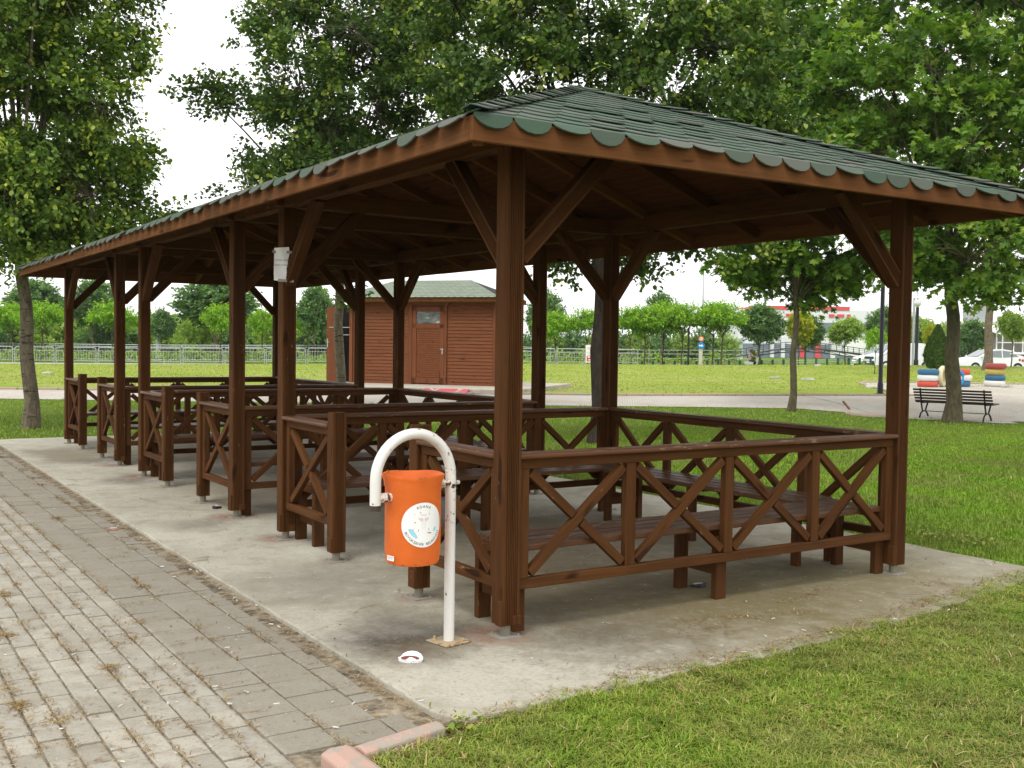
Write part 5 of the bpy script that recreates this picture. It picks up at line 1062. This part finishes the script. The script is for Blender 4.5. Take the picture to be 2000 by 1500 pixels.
# ================================================================= FOOTBRIDGE
fb = thing('footbridge', 'dark steel arched footbridge with railings beyond the lawn', 'footbridge', gp(1560, 80)); O = fb.location
def bl_(px, py, D=80.): p = at(px, py, D); return Vector((p[0], p[1], p[2]))-O
deck = [(1436, 696), (1460, 692), (1490, 686), (1520, 682), (1550, 680), (1580, 680), (1610, 683), (1640, 687), (1665, 690), (1695, 695)]
dk = MB()
for (x0, y0), (x1, y1) in zip(deck, deck[1:]): dk.bar(bl_(x0, y0), bl_(x1, y1), 1.6, .10)
dk.build('deck', M['dark_metal'], fb)
def dy_(x): return float(np.interp(x, [d[0] for d in deck], [d[1] for d in deck]))
tr = MB()
for (x0, y0), (x1, y1) in zip(deck[1:-1], deck[2:-1]): tr.bar(bl_(x0, y0+7, 79.5), bl_(x1, y1+7, 79.5), .06, .08); tr.bar(bl_(x0, y0+7, 79.5), bl_(x0, y0, 79.5), .05, .05); tr.bar(bl_(x0, y0+1, 79.5), bl_(x1, y1+6, 79.5), .04, .04)
tr.build('truss', M['dark_metal'], fb)
for Dd in (79.2, 80.8):
    rl = MB(); x = 1436
    while x <= 1695: rl.tube([bl_(x, dy_(x), Dd), bl_(x, dy_(x)-12, Dd)], .03, 5); x += 11
    for o_ in (12, 8, 4):
        for x0 in range(1436, 1690, 22): rl.tube([bl_(x0, dy_(x0)-o_, Dd), bl_(x0+22, dy_(min(x0+22, 1695))-o_, Dd)], .025 if o_ == 12 else .012, 5)
    rl.build('railing', M['dark_metal'], fb)
# ================================================================= LAMPS, SIGNS, MAST
def lamp_post(px, D, topy, label, r=.05, m_='black', globe=True, arm=False):
    g_ = gp(px, D); H_ = at(px, topy, D)[2]-g_.z; t = thing('lamp_post', label, 'lamp post', g_, FACE); m = MB(); m.tube([(0, 0, 0), (0, 0, .3), (0, 0, .34), (0, 0, H_)], [r*1.3, r*1.3, r, r*.9], 12); m.tube([(0, 0, 0), (0, 0, .02)], r*2.2, 10); m.build('pole', M[m_], t, smooth=True)
    if globe: m = MB(); m.lathe([(0, H_), (.09, H_+.02), (.20, H_+.15), (.22, H_+.28), (.16, H_+.42), (0, H_+.5)], seg=16); m.build('globe', mat('milky_globe', (.7, .7, .7), .3), t, smooth=True); m = MB(); m.lathe([(0, H_+.52), (.12, H_+.50), (.02, H_+.47), (0, H_+.47)], seg=12); m.build('cap', M['black'], t)
    if arm: m = MB(); m.tube([(0, 0, H_), (.1, 0, H_+.14), (.3, 0, H_+.16)], .03, 6); m.lathe([(0, H_+.14), (.14, H_+.13), (.12, H_+.20), (0, H_+.22)], (.3, 0, 0), 10); m.build('lamp_head', M['black'], t)
    return t
lamp_post(1719, 31.6, 470, 'black lamp post standing on the lawn beside the rear right post', .065)
lamp_post(1789, 62, 600, 'black globe lamp post beside the white van', .10)
lamp_post(1344, 61, 640, 'small black lamp post between the feathery trees', .055, 'black', False, True)
g_ = gp(1782, 66); t = thing('grey_pole', 'light grey pole directly behind the globe lamp post', 'pole', g_); m = MB(); m.tube([(0, 0, 0), (0, 0, 4.6)], .07, 10); m.build('pole', M['grey_metal'], t, smooth=True)
g_ = gp(308, 66); t = thing('lamp_column', 'pale grey column behind the railings between two front posts', 'pole', g_); m = MB(); m.tube([(0, 0, 0), (0, 0, 2.9)], [.13, .09], 10); m.tube([(0, 0, 0), (0, 0, .06)], .22, 8); m.build('column', M['grey_metal'], t, smooth=True)
def mast(px, topy, label):
    g_ = gp(px, 260); H_ = at(px, topy, 260)[2]-g_.z; t = thing('mast', label, 'mast', g_); m = MB(); m.tube([(0, 0, 0), (0, 0, H_*.55), (0, 0, H_)], [.35, .22, .07], 8); m.build('pole', M['grey_metal'], t); m = MB()
    for z in (.35, .45, .52): m.tube([(0, 0, H_*z), (0, 0, H_*z+.5)], .5, 8)
    m.build('fittings', M['grey_metal'], t)
mast(1371, 520, 'thin grey mast rising above the trees in the distance')
g_ = gp(1368, 60); t = thing('road_sign', 'blue round sign with white arrow on a pale concrete post', 'road sign', g_, FACE); m = MB(); m.box((0, 0, .60), (.20, .14, 1.2)); m.build('post', mat('pale_concrete', (.48, .46, .38), .9), t, bevel=.01)
m = MB(); m.lathe([(0, 0), (.20, 0), (.20, .02), (0, .02)], (0, -.09, 1.08), 24, (0, -1, 0)); dsc = m.build('disc', mat('sign_blue', (.02, .20, .50), .4), t)
m = MB(); m.add([(-.12, -.115, 1.045), (.01, -.115, 1.045), (.01, -.115, 1.0), (.13, -.115, 1.08), (.01, -.115, 1.16), (.01, -.115, 1.115), (-.12, -.115, 1.115)], [tuple(range(7))]); m.build('arrow', M['sticker'], dsc)
m = MB(); m.lathe([(0, 0), (.17, 0), (.17, .02), (0, .02)], (0, -.09, 1.46), 20, (0, -1, 0)); d2 = m.build('upper_disc', mat('sign_red', (.45, .08, .05), .5), t); m = MB(); m.lathe([(0, 0), (.11, 0), (.11, .025), (0, .025)], (0, -.092, 1.46), 20, (0, -1, 0)); m.build('centre', M['t_cream'], d2)
g_ = gp(126, 90); t = thing('road_sign', 'small blue road sign high on a thin pole at the far left', 'road sign', g_, FACE); m = MB(); m.tube([(0, 0, 0), (0, 0, 4.2)], .05, 6); m.build('pole', M['grey_metal'], t); m = MB(); m.box((.1, -.06, 4.1), (.55, .04, .42)); m.build('panel', bpy.data.materials['sign_blue'], t)
g_ = gp(1143.5, 52); t = thing('notice_board', 'white and red board on two posts left of the big dark trunk', 'sign', g_, FACE)
m = MB()
for x in (0, .62): m.tube([(x, 0, 0), (x, 0, 1.08)], .022, 6)
m.build('posts', M['grey_metal'], t); m = MB(); m.box((.31, -.01, .66), (.60, .03, .86)); bdn = m.build('board', M['sticker'], t)
m = MB(); m.box((.31, -.03, .43), (.52, .012, .28)); m.build('red_panel', mat('notice_red', (.55, .05, .08), .5), bdn); m = MB()
for x0, z0, w_, h_ in ((.15, .50, .11, .07), (.36, .49, .14, .08), (.30, .36, .36, .05)): m.box((x0, -.039, z0), (w_, .006, h_))
m.build('white_marks', M['sticker'], bdn); m = MB()
for x0, z0, w_, h_ in ((.17, .93, .22, .14),): m.box((x0, -.029, z0), (w_, .006, h_))
m.build('pink_mark', M['faded_pink'], bdn); m = MB()
for x0, z0, w_, h_ in ((.31, .74, .5, .02), (.22, .69, .3, .02), (.34, .645, .44, .02)): m.box((x0, -.029, z0), (w_, .006, h_))
m.build('grey_lines', M['faded_ink'], bdn)
# ================================================================= PARK BENCH
g_ = gp(1858, 23.2); gb = gp(1792, 22.9); gc = gp(1922, 22.0); dv = gc-gb; pb = thing('park_bench', 'dark slatted park bench with black iron legs seen from behind under the plane tree', 'park bench', gb, math.atan2(dv.y, dv.x)); LBn = dv.length; pb.scale = (1, 1, .82)
M['dark_slat'] = mat('dark_bench_wood', rough=.6, build=wood_build((.028, .017, .012), (.065, .04, .028)))
m = MB()
for i in range(5): m.bar((-.12, .16-.035*i-(0), .46+.075*i), (LBn+.12, .16-.035*i, .46+.075*i), .026, .052)
m.build('backrest', M['dark_slat'], pb, bevel=.004); m = MB()
for i in range(4): m.bar((-.12, .24+.10*i, .425+.004*i), (LBn+.12, .24+.10*i, .425+.004*i), .085, .03)
m.build('seat', M['dark_slat'], pb, bevel=.004)
for x in (.03, LBn-.03):
    m = MB(); m.tube([(x, .02, .0), (x, .10, .14), (x, .20, .18), (x, .36, .20), (x, .50, .1), (x, .56, 0)], .019, 6); m.tube([(x, .20, .18), (x, .12, .40), (x, .02, .80)], .019, 6); m.tube([(x, .36, .19), (x, .50, .40)], .019, 6); m.bar((x, .12, .405), (x, .55, .405), .04, .02); m.build('leg', M['black'], pb, smooth=True)
m = MB(); m.tube([(.03, .26, .19), (LBn-.03, .26, .19)], .010, 6); m.build('stretcher', M['black'], pb)
# ================================================================= PAINTED TYRES
def tyre(mt, label, loc, r=.33, h_=.19, standing=None, cat='tyre'):
    rt = r*random.uniform(.97, 1.03); prof = [(rt*.60, h_*.12), (rt*.72, .004), (rt*.92, h_*.04), (rt, h_*.22), (rt*1.01, h_*.5), (rt, h_*.78), (rt*.92, h_*.96), (rt*.72, h_*.996), (rt*.60, h_*.88), (rt*.70, h_*.7), (rt*.80, h_*.5), (rt*.70, h_*.3)]
    m = MB(); m.lathe(prof, (0, 0, 0), 32, None, True); o = m.build('painted_tyre', mt, smooth=True); o.location = loc; tag(o, label, cat, 'painted old tyres at the plaza')
    if standing is not None: o.rotation_euler = (R(90), 0, standing)
    return o
def stack(px, D, cols, where, r):
    g_ = gp(px, D+2.4, .016); nms = {'t_blue': 'blue', 't_white': 'white', 't_red': 'red', 't_dull': 'dull red', 't_yellow': 'mustard yellow'}; pos = ['bottom', 'second', 'third', 'top']
    for i, c in enumerate(cols): tyre(M[c], '%s tyre, %s of %s' % (nms[c], 'top' if i == len(cols)-1 else pos[i], where), (g_.x+random.uniform(-.03, .03), g_.y+random.uniform(-.03, .03), g_.z+i*.205), r*(1+.03*random.uniform(-1, 1)), .205)
stack(1811, 34.5, ['t_red', 't_white', 't_blue'], 'the three-tyre stack left of the plane trunk', .345); stack(1877, 35.0, ['t_blue', 't_white', 't_red'], 'the three-tyre stack right of the plane trunk', .27+.04); stack(1943, 35.5, ['t_white', 't_blue', 't_yellow', 't_dull'], 'the tall four-tyre stack', .345)
g_ = gp(1846, 37.6, .02); tyre(M['t_sky'], 'upright bright blue tyre behind the plane trunk between the stacks', (g_.x, g_.y+.1, g_.z+.34), .34, .18, FACE+.1); g_ = gp(1836, 37.0, .02); tyre(M['t_cream'], 'upright cream tyre leaning beside the left stack', (g_.x, g_.y, g_.z+.37), .35, .16, FACE+.9); g_ = gp(1864, 37.2, .02); tyre(M['t_sky'], 'bright blue tyre on edge just right of the plane trunk', (g_.x, g_.y, g_.z+.31), .30, .2, FACE+.3)
for px, D, lb in ((1702, 35.5, 'pale concrete block lying on the lawn left of the lamp post'), (1578, 41, 'small flat stone on the lawn'), (1513, 42, 'thin pale slab on the lawn left of the slender plane trunk'), (1597, 57, 'low white stone near the railing'), (92, 38, 'pale scrap of wood on the lawn at the left'), (1968, 37, 'white flat stone right of the tyre stack'), (1730, 33.8, 'white stone beside the lamp post')):
    g_ = gp(px, D); m = MB(); w_ = random.uniform(.3, .45)*(1 if D > 40 else .95); m.box((0, 0, .05), (w_, .2, .10)); m.v = [(x+random.uniform(-.03, .03), y+random.uniform(-.03, .03), z*random.uniform(.7, 1.1)) for x, y, z in m.v]; o = m.build('stone_block', mat('pale_stone', (.45, .44, .38), .9), bevel=.02, seg=2); o.location = g_; o.rotation_euler = (0, 0, FACE+random.uniform(-.3, .3)); tag(o, lb, 'stone')
# ================================================================= CARS
def car(name, label, cat, loc, rz, Lc, Hc, prof, belt, wheels, wr, glasses, sc=1.0):
    """side outline prof [(x, z)], x forward; widths narrow above the belt line"""
    t = thing(name, label, cat, loc, rz); Wd = .86; n = len(prof); m = MB(); rows = []
    lat_ = [(-1, 1), (-.93, 1.0), (.93, 1.0), (1, 1)]
    def wy(z, side, inner): w_ = Wd*(1-.17*max(0, (z-belt))/(Hc-belt+.01)*1.0); return side*(w_ if not inner else w_-.07)
    V = []
    for side, inner in ((-1, 0), (-1, 1), (1, 1), (1, 0)):
        for x, z in prof: V.append((x*(1 if inner else .985), wy(z, side, inner), z if inner else (z-.03 if z > .5 else z+.02)))
    F = [tuple(range(n))[::-1], tuple(range(3*n, 4*n))]+[(r*n+i, (r+1)*n+i, (r+1)*n+(i+1) % n, r*n+(i+1) % n)[::-1] for r in range(3) for i in range(n)]
    m.add(V, F); m.build('body', M['car_white'], t, smooth=True)
    for side in (-1, 1):
        for poly in glasses: m = MB(); pts = [(x, wy(z, side, 0)+side*.006, z-.03) for x, z in poly]; m.add(pts if side < 0 else pts[::-1], [tuple(range(len(poly)))]); m.build('side_window', M['glass'], t)
    for wx in wheels:
        for side in (-1, 1):
            m = MB(); m.lathe([(wr*.62, 0), (wr, .01), (wr, .19), (wr*.62, .2)], (wx, side*(Wd-.19 if side > 0 else Wd+.01), wr), 22, (0, 1, 0)); 
            ty = m.build('wheel', M['rubber'], t, smooth=True); m = MB(); m.lathe([(0, 0), (wr*.6, 0.0), (wr*.62, .03)], (wx, side*(Wd-.005), wr), 16, (0, -side, 0)); m.build('rim', M['silver'], ty)
    return t, Wd
hb = [(1.85, .30), (1.86, .62), (1.70, .84), (1.05, 1.0), (.35, 1.42), (-.4, 1.50), (-1.35, 1.45), (-1.78, 1.0), (-1.82, .35), (-1.5, .22), (1.6, .22)]
g_ = gp(1722, 72); t, Wd = car('parked_car', 'white hatchback with sloping bonnet, leftmost of the parked vehicles', 'car', g_, FACE+math.pi+.35, 3.7, 1.5, hb, .95, (1.15, -1.15), .30, [[(.85, 1.02), (.32, 1.38), (-.35, 1.44), (-.35, 1.0)], [(-.42, 1.0), (-.42, 1.44), (-1.2, 1.4), (-1.4, 1.05)]])
m = MB(); m.add([(1.06, -.66, 1.03), (.40, -.62, 1.41), (.40, .62, 1.41), (1.06, .66, 1.03)], [(0, 1, 2, 3)]); m.v = [(x+.02, y, z+.012) for x, y, z in m.v]; m.build('windscreen', M['glass'], t); m = MB(); m.box((1.86, 0, .40), (.03, 1.1, .16)); m.build('grille', M['black'], t)
for s in (-1, 1): m = MB(); m.box((1.74, s*.62, .72), (.16, .26, .12)); m.build('headlight', M['silver'], t, bevel=.03)
vn = [(2.1, .30), (2.12, .75), (2.0, 1.0), (1.45, 1.15), (.9, 1.72), (.2, 1.82), (-1.9, 1.80), (-2.1, 1.5), (-2.12, .35), (-1.8, .25), (1.8, .25)]
g_ = gp(1757, 69.5); t, Wd = car('parked_van', 'white panel van with black grille behind the rear right post', 'van', g_, FACE+math.pi+.12, 4.2, 1.82, vn, 1.1, (1.35, -1.35), .33, [[(1.3, 1.18), (.85, 1.66), (.45, 1.72), (.45, 1.16)]])
m = MB(); m.add([(1.47, -.68, 1.17), (.93, -.62, 1.71), (.93, .62, 1.71), (1.47, .68, 1.17)], [(0, 1, 2, 3)]); m.v = [(x+.02, y, z+.012) for x, y, z in m.v]; m.build('windscreen', M['glass'], t)
m = MB(); m.box((2.115, 0, .85), (.04, 1.3, .16)); m.box((2.13, 0, .52), (.05, 1.5, .26)); m.build('grille', M['black'], t, bevel=.02); m = MB(); m.box((2.165, 0, .55), (.01, .5, .11)); m.build('number_plate', M['sticker'], t)
sd_ = [(2.2, .30), (2.2, .62), (2.0, .82), (1.15, .96), (.35, 1.40), (-.4, 1.47), (-1.1, 1.38), (-1.75, 1.05), (-2.15, .98), (-2.25, .35), (-1.8, .22), (1.9, .22)]
g_ = gp(1932, 66); t, Wd = car('parked_car', 'white saloon car right of the plane trunk', 'car', g_, FACE+math.pi+.10, 4.4, 1.47, sd_, .92, (1.38, -1.35), .32, [[(.95, 1.0), (.33, 1.36), (-.32, 1.41), (-.32, .98)], [(-.39, .98), (-.39, 1.41), (-1.0, 1.34), (-1.4, 1.04)]])
m = MB(); m.add([(1.15, -.68, .99), (.38, -.62, 1.40), (.38, .62, 1.40), (1.15, .68, .99)], [(0, 1, 2, 3)]); m.v = [(x+.02, y, z+.012) for x, y, z in m.v]; m.build('windscreen', M['glass'], t)
for s in (-1, 1): m = MB(); m.box((1.0, s*.93, 1.0), (.14, .16, .10)); m.build('mirror', M['car_white'], t, bevel=.03)
# ================================================================= RIDER ON A SCOOTER
g_ = gp(1463, 63); sc_ = thing('scooter', 'small white scooter ridden along the lawn edge', 'scooter', g_, FACE, None, .8)
m = MB(); m.box((-.05, 0, .52), (.62, .24, .22)); m.box((.28, 0, .30), (.5, .22, .08)); m.bar((.5, 0, .3), (.62, 0, .95), .16, .08, (0, 1, 0)); m.tube([(.56, -.28, .95), (.56, .28, .95)], .02, 6); m.build('body', M['car_white'], sc_, bevel=.04, seg=2)
for x in (-.38, .66): m = MB(); m.lathe([(.12, 0), (.22, .02), (.22, .08), (.12, .1)], (x, .05, .22), 16, (0, -1, 0)); m.build('wheel', M['rubber'], sc_, smooth=True)
def figure(name, label, loc, rz):
    J = {'p': (0, 0, .72), 'w': (.03, 0, .92), 'c': (.05, 0, 1.15), 'n': (.06, 0, 1.30), 'h': (.09, 0, 1.42), 't': (.10, 0, 1.53), 'hl': (.06, .09, .70), 'kl': (.42, .14, .66), 'al': (.40, .13, .30), 'fl': (.52, .13, .27), 'hr': (.06, -.09, .70), 'kr': (.42, -.14, .66), 'ar': (.40, -.13, .30), 'fr': (.52, -.13, .27),
         'sl': (.05, .17, 1.23), 'el': (.20, .24, 1.02), 'dl': (.50, .23, .99), 'sr': (.05, -.17, 1.23), 'er': (.20, -.24, 1.02), 'dr': (.50, -.23, .99)}
    Rr = dict(p=.13, w=.12, c=.14, n=.055, h=.10, t=.085, hl=.09, kl=.065, al=.045, fl=.04, hr=.09, kr=.065, ar=.045, fr=.04, sl=.065, el=.045, dl=.038, sr=.065, er=.045, dr=.038)
    Ed = ['pw', 'wc', 'cn', 'nh', 'ht', ('p', 'hl'), ('hl', 'kl'), ('kl', 'al'), ('al', 'fl'), ('p', 'hr'), ('hr', 'kr'), ('kr', 'ar'), ('ar', 'fr'), ('c', 'sl'), ('sl', 'el'), ('el', 'dl'), ('c', 'sr'), ('sr', 'er'), ('er', 'dr')]
    ks = list(J); me = bpy.data.meshes.new(name); me.from_pydata([J[k] for k in ks], [(ks.index(e[0]), ks.index(e[1])) for e in Ed], []); me.materials.append(mat('figure_cloth', rough=.8, build=lambda n_, b: (lambda h: (lambda sp: (h.link(h.coord('Object'), sp.inputs[0]), h.link(h.ramp(h.math('DIVIDE', sp.outputs[2], 1.6), [(0, (.05, .06, .09)), (.47, (.05, .06, .09)), (.48, (.62, .48, .45)), (.80, (.66, .55, .52)), (.81, (.32, .17, .11)), (.90, (.32, .17, .11)), (.91, (.02, .016, .014))]), b.inputs['Base Color'])))(h.node('ShaderNodeSeparateXYZ')))(NB(n_))))
    o = bpy.data.objects.new(name, me); COL.objects.link(o); s = o.modifiers.new('skin', 'SKIN'); sv = me.skin_vertices[0].data
    for i, k in enumerate(ks): sv[i].radius = (Rr[k], Rr[k])
    sv[0].use_root = True; o.modifiers.new('sub', 'SUBSURF').levels = 1; o.modifiers['sub'].render_levels = 2; o.location = loc; o.rotation_euler = (0, 0, rz); o.scale = (.8, .8, .8); return tag(o, label, 'person')
figure('person', 'person in a pale pink and white shirt with dark hair riding the scooter', g_, FACE)
# ================================================================= KIOSK
kg = gp(1990, 66, .28); kx = thing('street_kiosk', 'white glazed food cart with rainbow striped front panel behind the tyres', 'kiosk', kg, FACE)
m = MB()
for x in (-1.66, -1.3, -.62, -.05, .45, 1.1, 1.6):
    m.box((x, -.5, 1.55), (.06, .06, 1.3))
for z in (2.18, 1.56, .94): m.box((-.03, -.5, z), (3.3, .055, .06))
m.build('window_frame', M['sticker'], kx)
m = MB(); m.box((0, 0, 2.35), (3.7, 1.3, .18)); m.build('roof', mat('kiosk_roof', (.10, .09, .085), .8), kx, bevel=.02); m = MB(); m.box((0, .5, 1.5), (3.3, .04, 1.2)); m.build('back_panel', mat('kiosk_back', (.28, .26, .24), .7), kx); m = MB(); m.box((-.05, -.45, .87), (3.5, .5, .07)); m.build('counter', M['sticker'], kx, bevel=.02)
cols = [(.10, .5, .12), (.45, .6, .08), (.75, .65, .08), (.8, .35, .05), (.7, .12, .08), (.75, .06, .18), (.55, .05, .35), (.06, .07, .40), (.06, .07, .40), (.5, .05, .35), (.75, .06, .18), (.7, .12, .08), (.8, .45, .08), (.7, .65, .08), (.2, .5, .1)]
pn_ = MB(); mats = []
for i, c in enumerate(cols): mats.append(mat('stripe_colour', c, .5)); pn_.cur = i; pn_.box((-1.62+.108+i*.216, -.62, .52), (.216, .06, .56))
fp_ = pn_.build('front_panel', mats, kx); m = MB()
for x, z, r_ in ((-.5, .62, .11), (-.1, .58, .14), (.35, .62, .11), (-.1, .33, .12), (.2, .38, .1), (-.45, .42, .12)): m.lathe([(0, .03), (r_*.8, .025), (r_, 0)], (x, -.655, z), 14, (0, -1, 0))
m.build('white_swirls', M['sticker'], fp_); m = MB()
for x, z, r_ in ((-.3, .5, .1), (.12, .55, .09), (-.1, .46, .1)): m.lathe([(0, .045), (r_*.8, .04), (r_, 0)], (x, -.655, z), 14, (0, -1, 0))
m.build('red_swirls', bpy.data.materials['sign_red'], fp_)
for x in (-1.2, 1.2): m = MB(); m.lathe([(.03, 0), (.16, .0), (.16, .08), (.03, .08)], (x, -.4, .16), 16, (0, -1, 0)); m.build('wheel', M['rubber'], kx)
m = MB(); aw = [(-2.75, -1.0, 2.45), (-2.2, -1.1, 2.2), (-1.7, -1.15, 2.05), (-1.55, -.9, 2.3), (-1.35, -.7, 2.62), (-2.0, -.6, 2.6)]; m.add(aw+[(x, y+.03, z-.03) for x, y, z in aw], [(0, 1, 2, 3, 4, 5), (11, 10, 9, 8, 7, 6)]); m.build('awning', M['sticker'], kx)
# ================================================================= DISTANT BUILDINGS
def building(name, label, px0, px1, D, topy, parts):
    a = gp(px0, D); b_ = gp(px1, D); a.z = b_.z = min(a.z, b_.z)-.3; t = thing(name, label, 'building', a, math.atan2(b_.y-a.y, b_.x-a.x)); Lb = (b_-a).length; Hb = at(px0, topy, D)[2]-a.z
    for nm, x0, x1, z0, z1, y, dp, mt in parts: m = MB(); m.box(((x0+x1)/2*Lb, y+dp/2, (z0+z1)/2*Hb), ((x1-x0)*Lb, dp, (z1-z0)*Hb)); m.build(nm, mt, t)
    return t, Lb, Hb
BW = mat('building_white', (.66, .67, .68), .8); BG = mat('building_glass', (.16, .20, .23), .3); BR = mat('building_red', (.62, .08, .09), .6); BC = mat('building_cream', (.62, .58, .46), .9); BGr = mat('building_grey', (.35, .37, .40), .9)
t, Lb, Hb = building('shopping_hall', 'long white shopping hall with red roof band and red pillars beyond the footbridge', 1440, 1790, 150, 596, [('wall', 0, 1, 0, .93, 0, 14, BW), ('red_band', .1, .62, .93, 1.0, -.1, 14, BR), ('window_band', .3, .98, .52, .70, -.15, .1, BG), ('window_band', .0, .9, .05, .30, -.15, .1, BG), ('pillar', .345, .375, .05, .36, -.5, .4, BR), ('pillar', .43, .46, .05, .36, -.5, .4, BR), ('pillar', .515, .54, .05, .36, -.5, .4, BW), ('sign_board', .56, .64, .53, .62, -.3, .1, BW), ('pillar', .24, .26, .05, .42, -.5, .4, BW), ('pillar', .18, .20, .05, .42, -.5, .4, BW)])
m = MB(); v_, f_, w_ = text_faces('MARKET', 1.0); k_ = .12*Lb/w_
# faint red lettering fragments on the hall
for x0, w__ in ((.29, .05), (.345, .03), (.52, .03), (.57, .04), (.615, .02)): m.box((x0*Lb, -.1, .83*Hb), (w__*Lb, .1, .055*Hb))
m.build('faded_letter_band', BR, t)
building('white_tent', 'white peaked market tents behind the parked vehicles', 1652, 1730, 100, 655, [('canopy', 0, 1, .35, 1, 0, 5, M['sticker'])])
t, Lb, Hb = building('cream_house', 'cream house with a dark roof turret in the far right distance', 1878, 1945, 170, 622, [('wall', 0, 1, 0, .93, 0, 9, BC), ('turret', .42, .80, .9, 1.32, .5, 5, BGr), ('window', .45, .53, .60, .80, -.1, .1, BG), ('railing_band', .0, .9, .50, .53, -.12, .1, BGr)])
building('grey_block', 'pale grey industrial hall behind the shrubs at the left', 285, 640, 210, 614, [('wall', 0, 1, 0, .9, 0, 20, mat('pale_wall', (.56, .57, .58), .9)), ('roof_edge', 0, 1, .9, 1.0, -.3, 21, BGr)])
building('low_shed', 'low pale shed beyond the far railing behind the feathery trees', 1350, 1450, 120, 660, [('wall', 0, 1, 0, .85, 0, 8, BW), ('roof', -.02, 1.02, .85, 1, -.4, 9, BGr)])
for o in list(bpy.data.objects):
    if o.type == 'MESH' and o.parent is None and not o.get('kind') and not o.get('label'): print('UNTAGGED', o.name)

# ================================================================= HAZE
hz = MB(); hz.box((60, 120, 20), (700, 700, 46)); ho = hz.build('haze', None); ho.data.materials.clear()
hm = bpy.data.materials.new('haze'); hm.use_nodes = True; hm.node_tree.nodes.clear(); hv_ = hm.node_tree.nodes.new('ShaderNodeVolumePrincipled'); hv_.inputs['Density'].default_value = .00022; hv_.inputs['Color'].default_value = (.93, .95, 1, 1); hv_.inputs['Anisotropy'].default_value = .2
hm.node_tree.links.new(hv_.outputs[0], hm.node_tree.nodes.new('ShaderNodeOutputMaterial').inputs['Volume']); ho.data.materials.append(hm); tag(ho, kind='stuff')
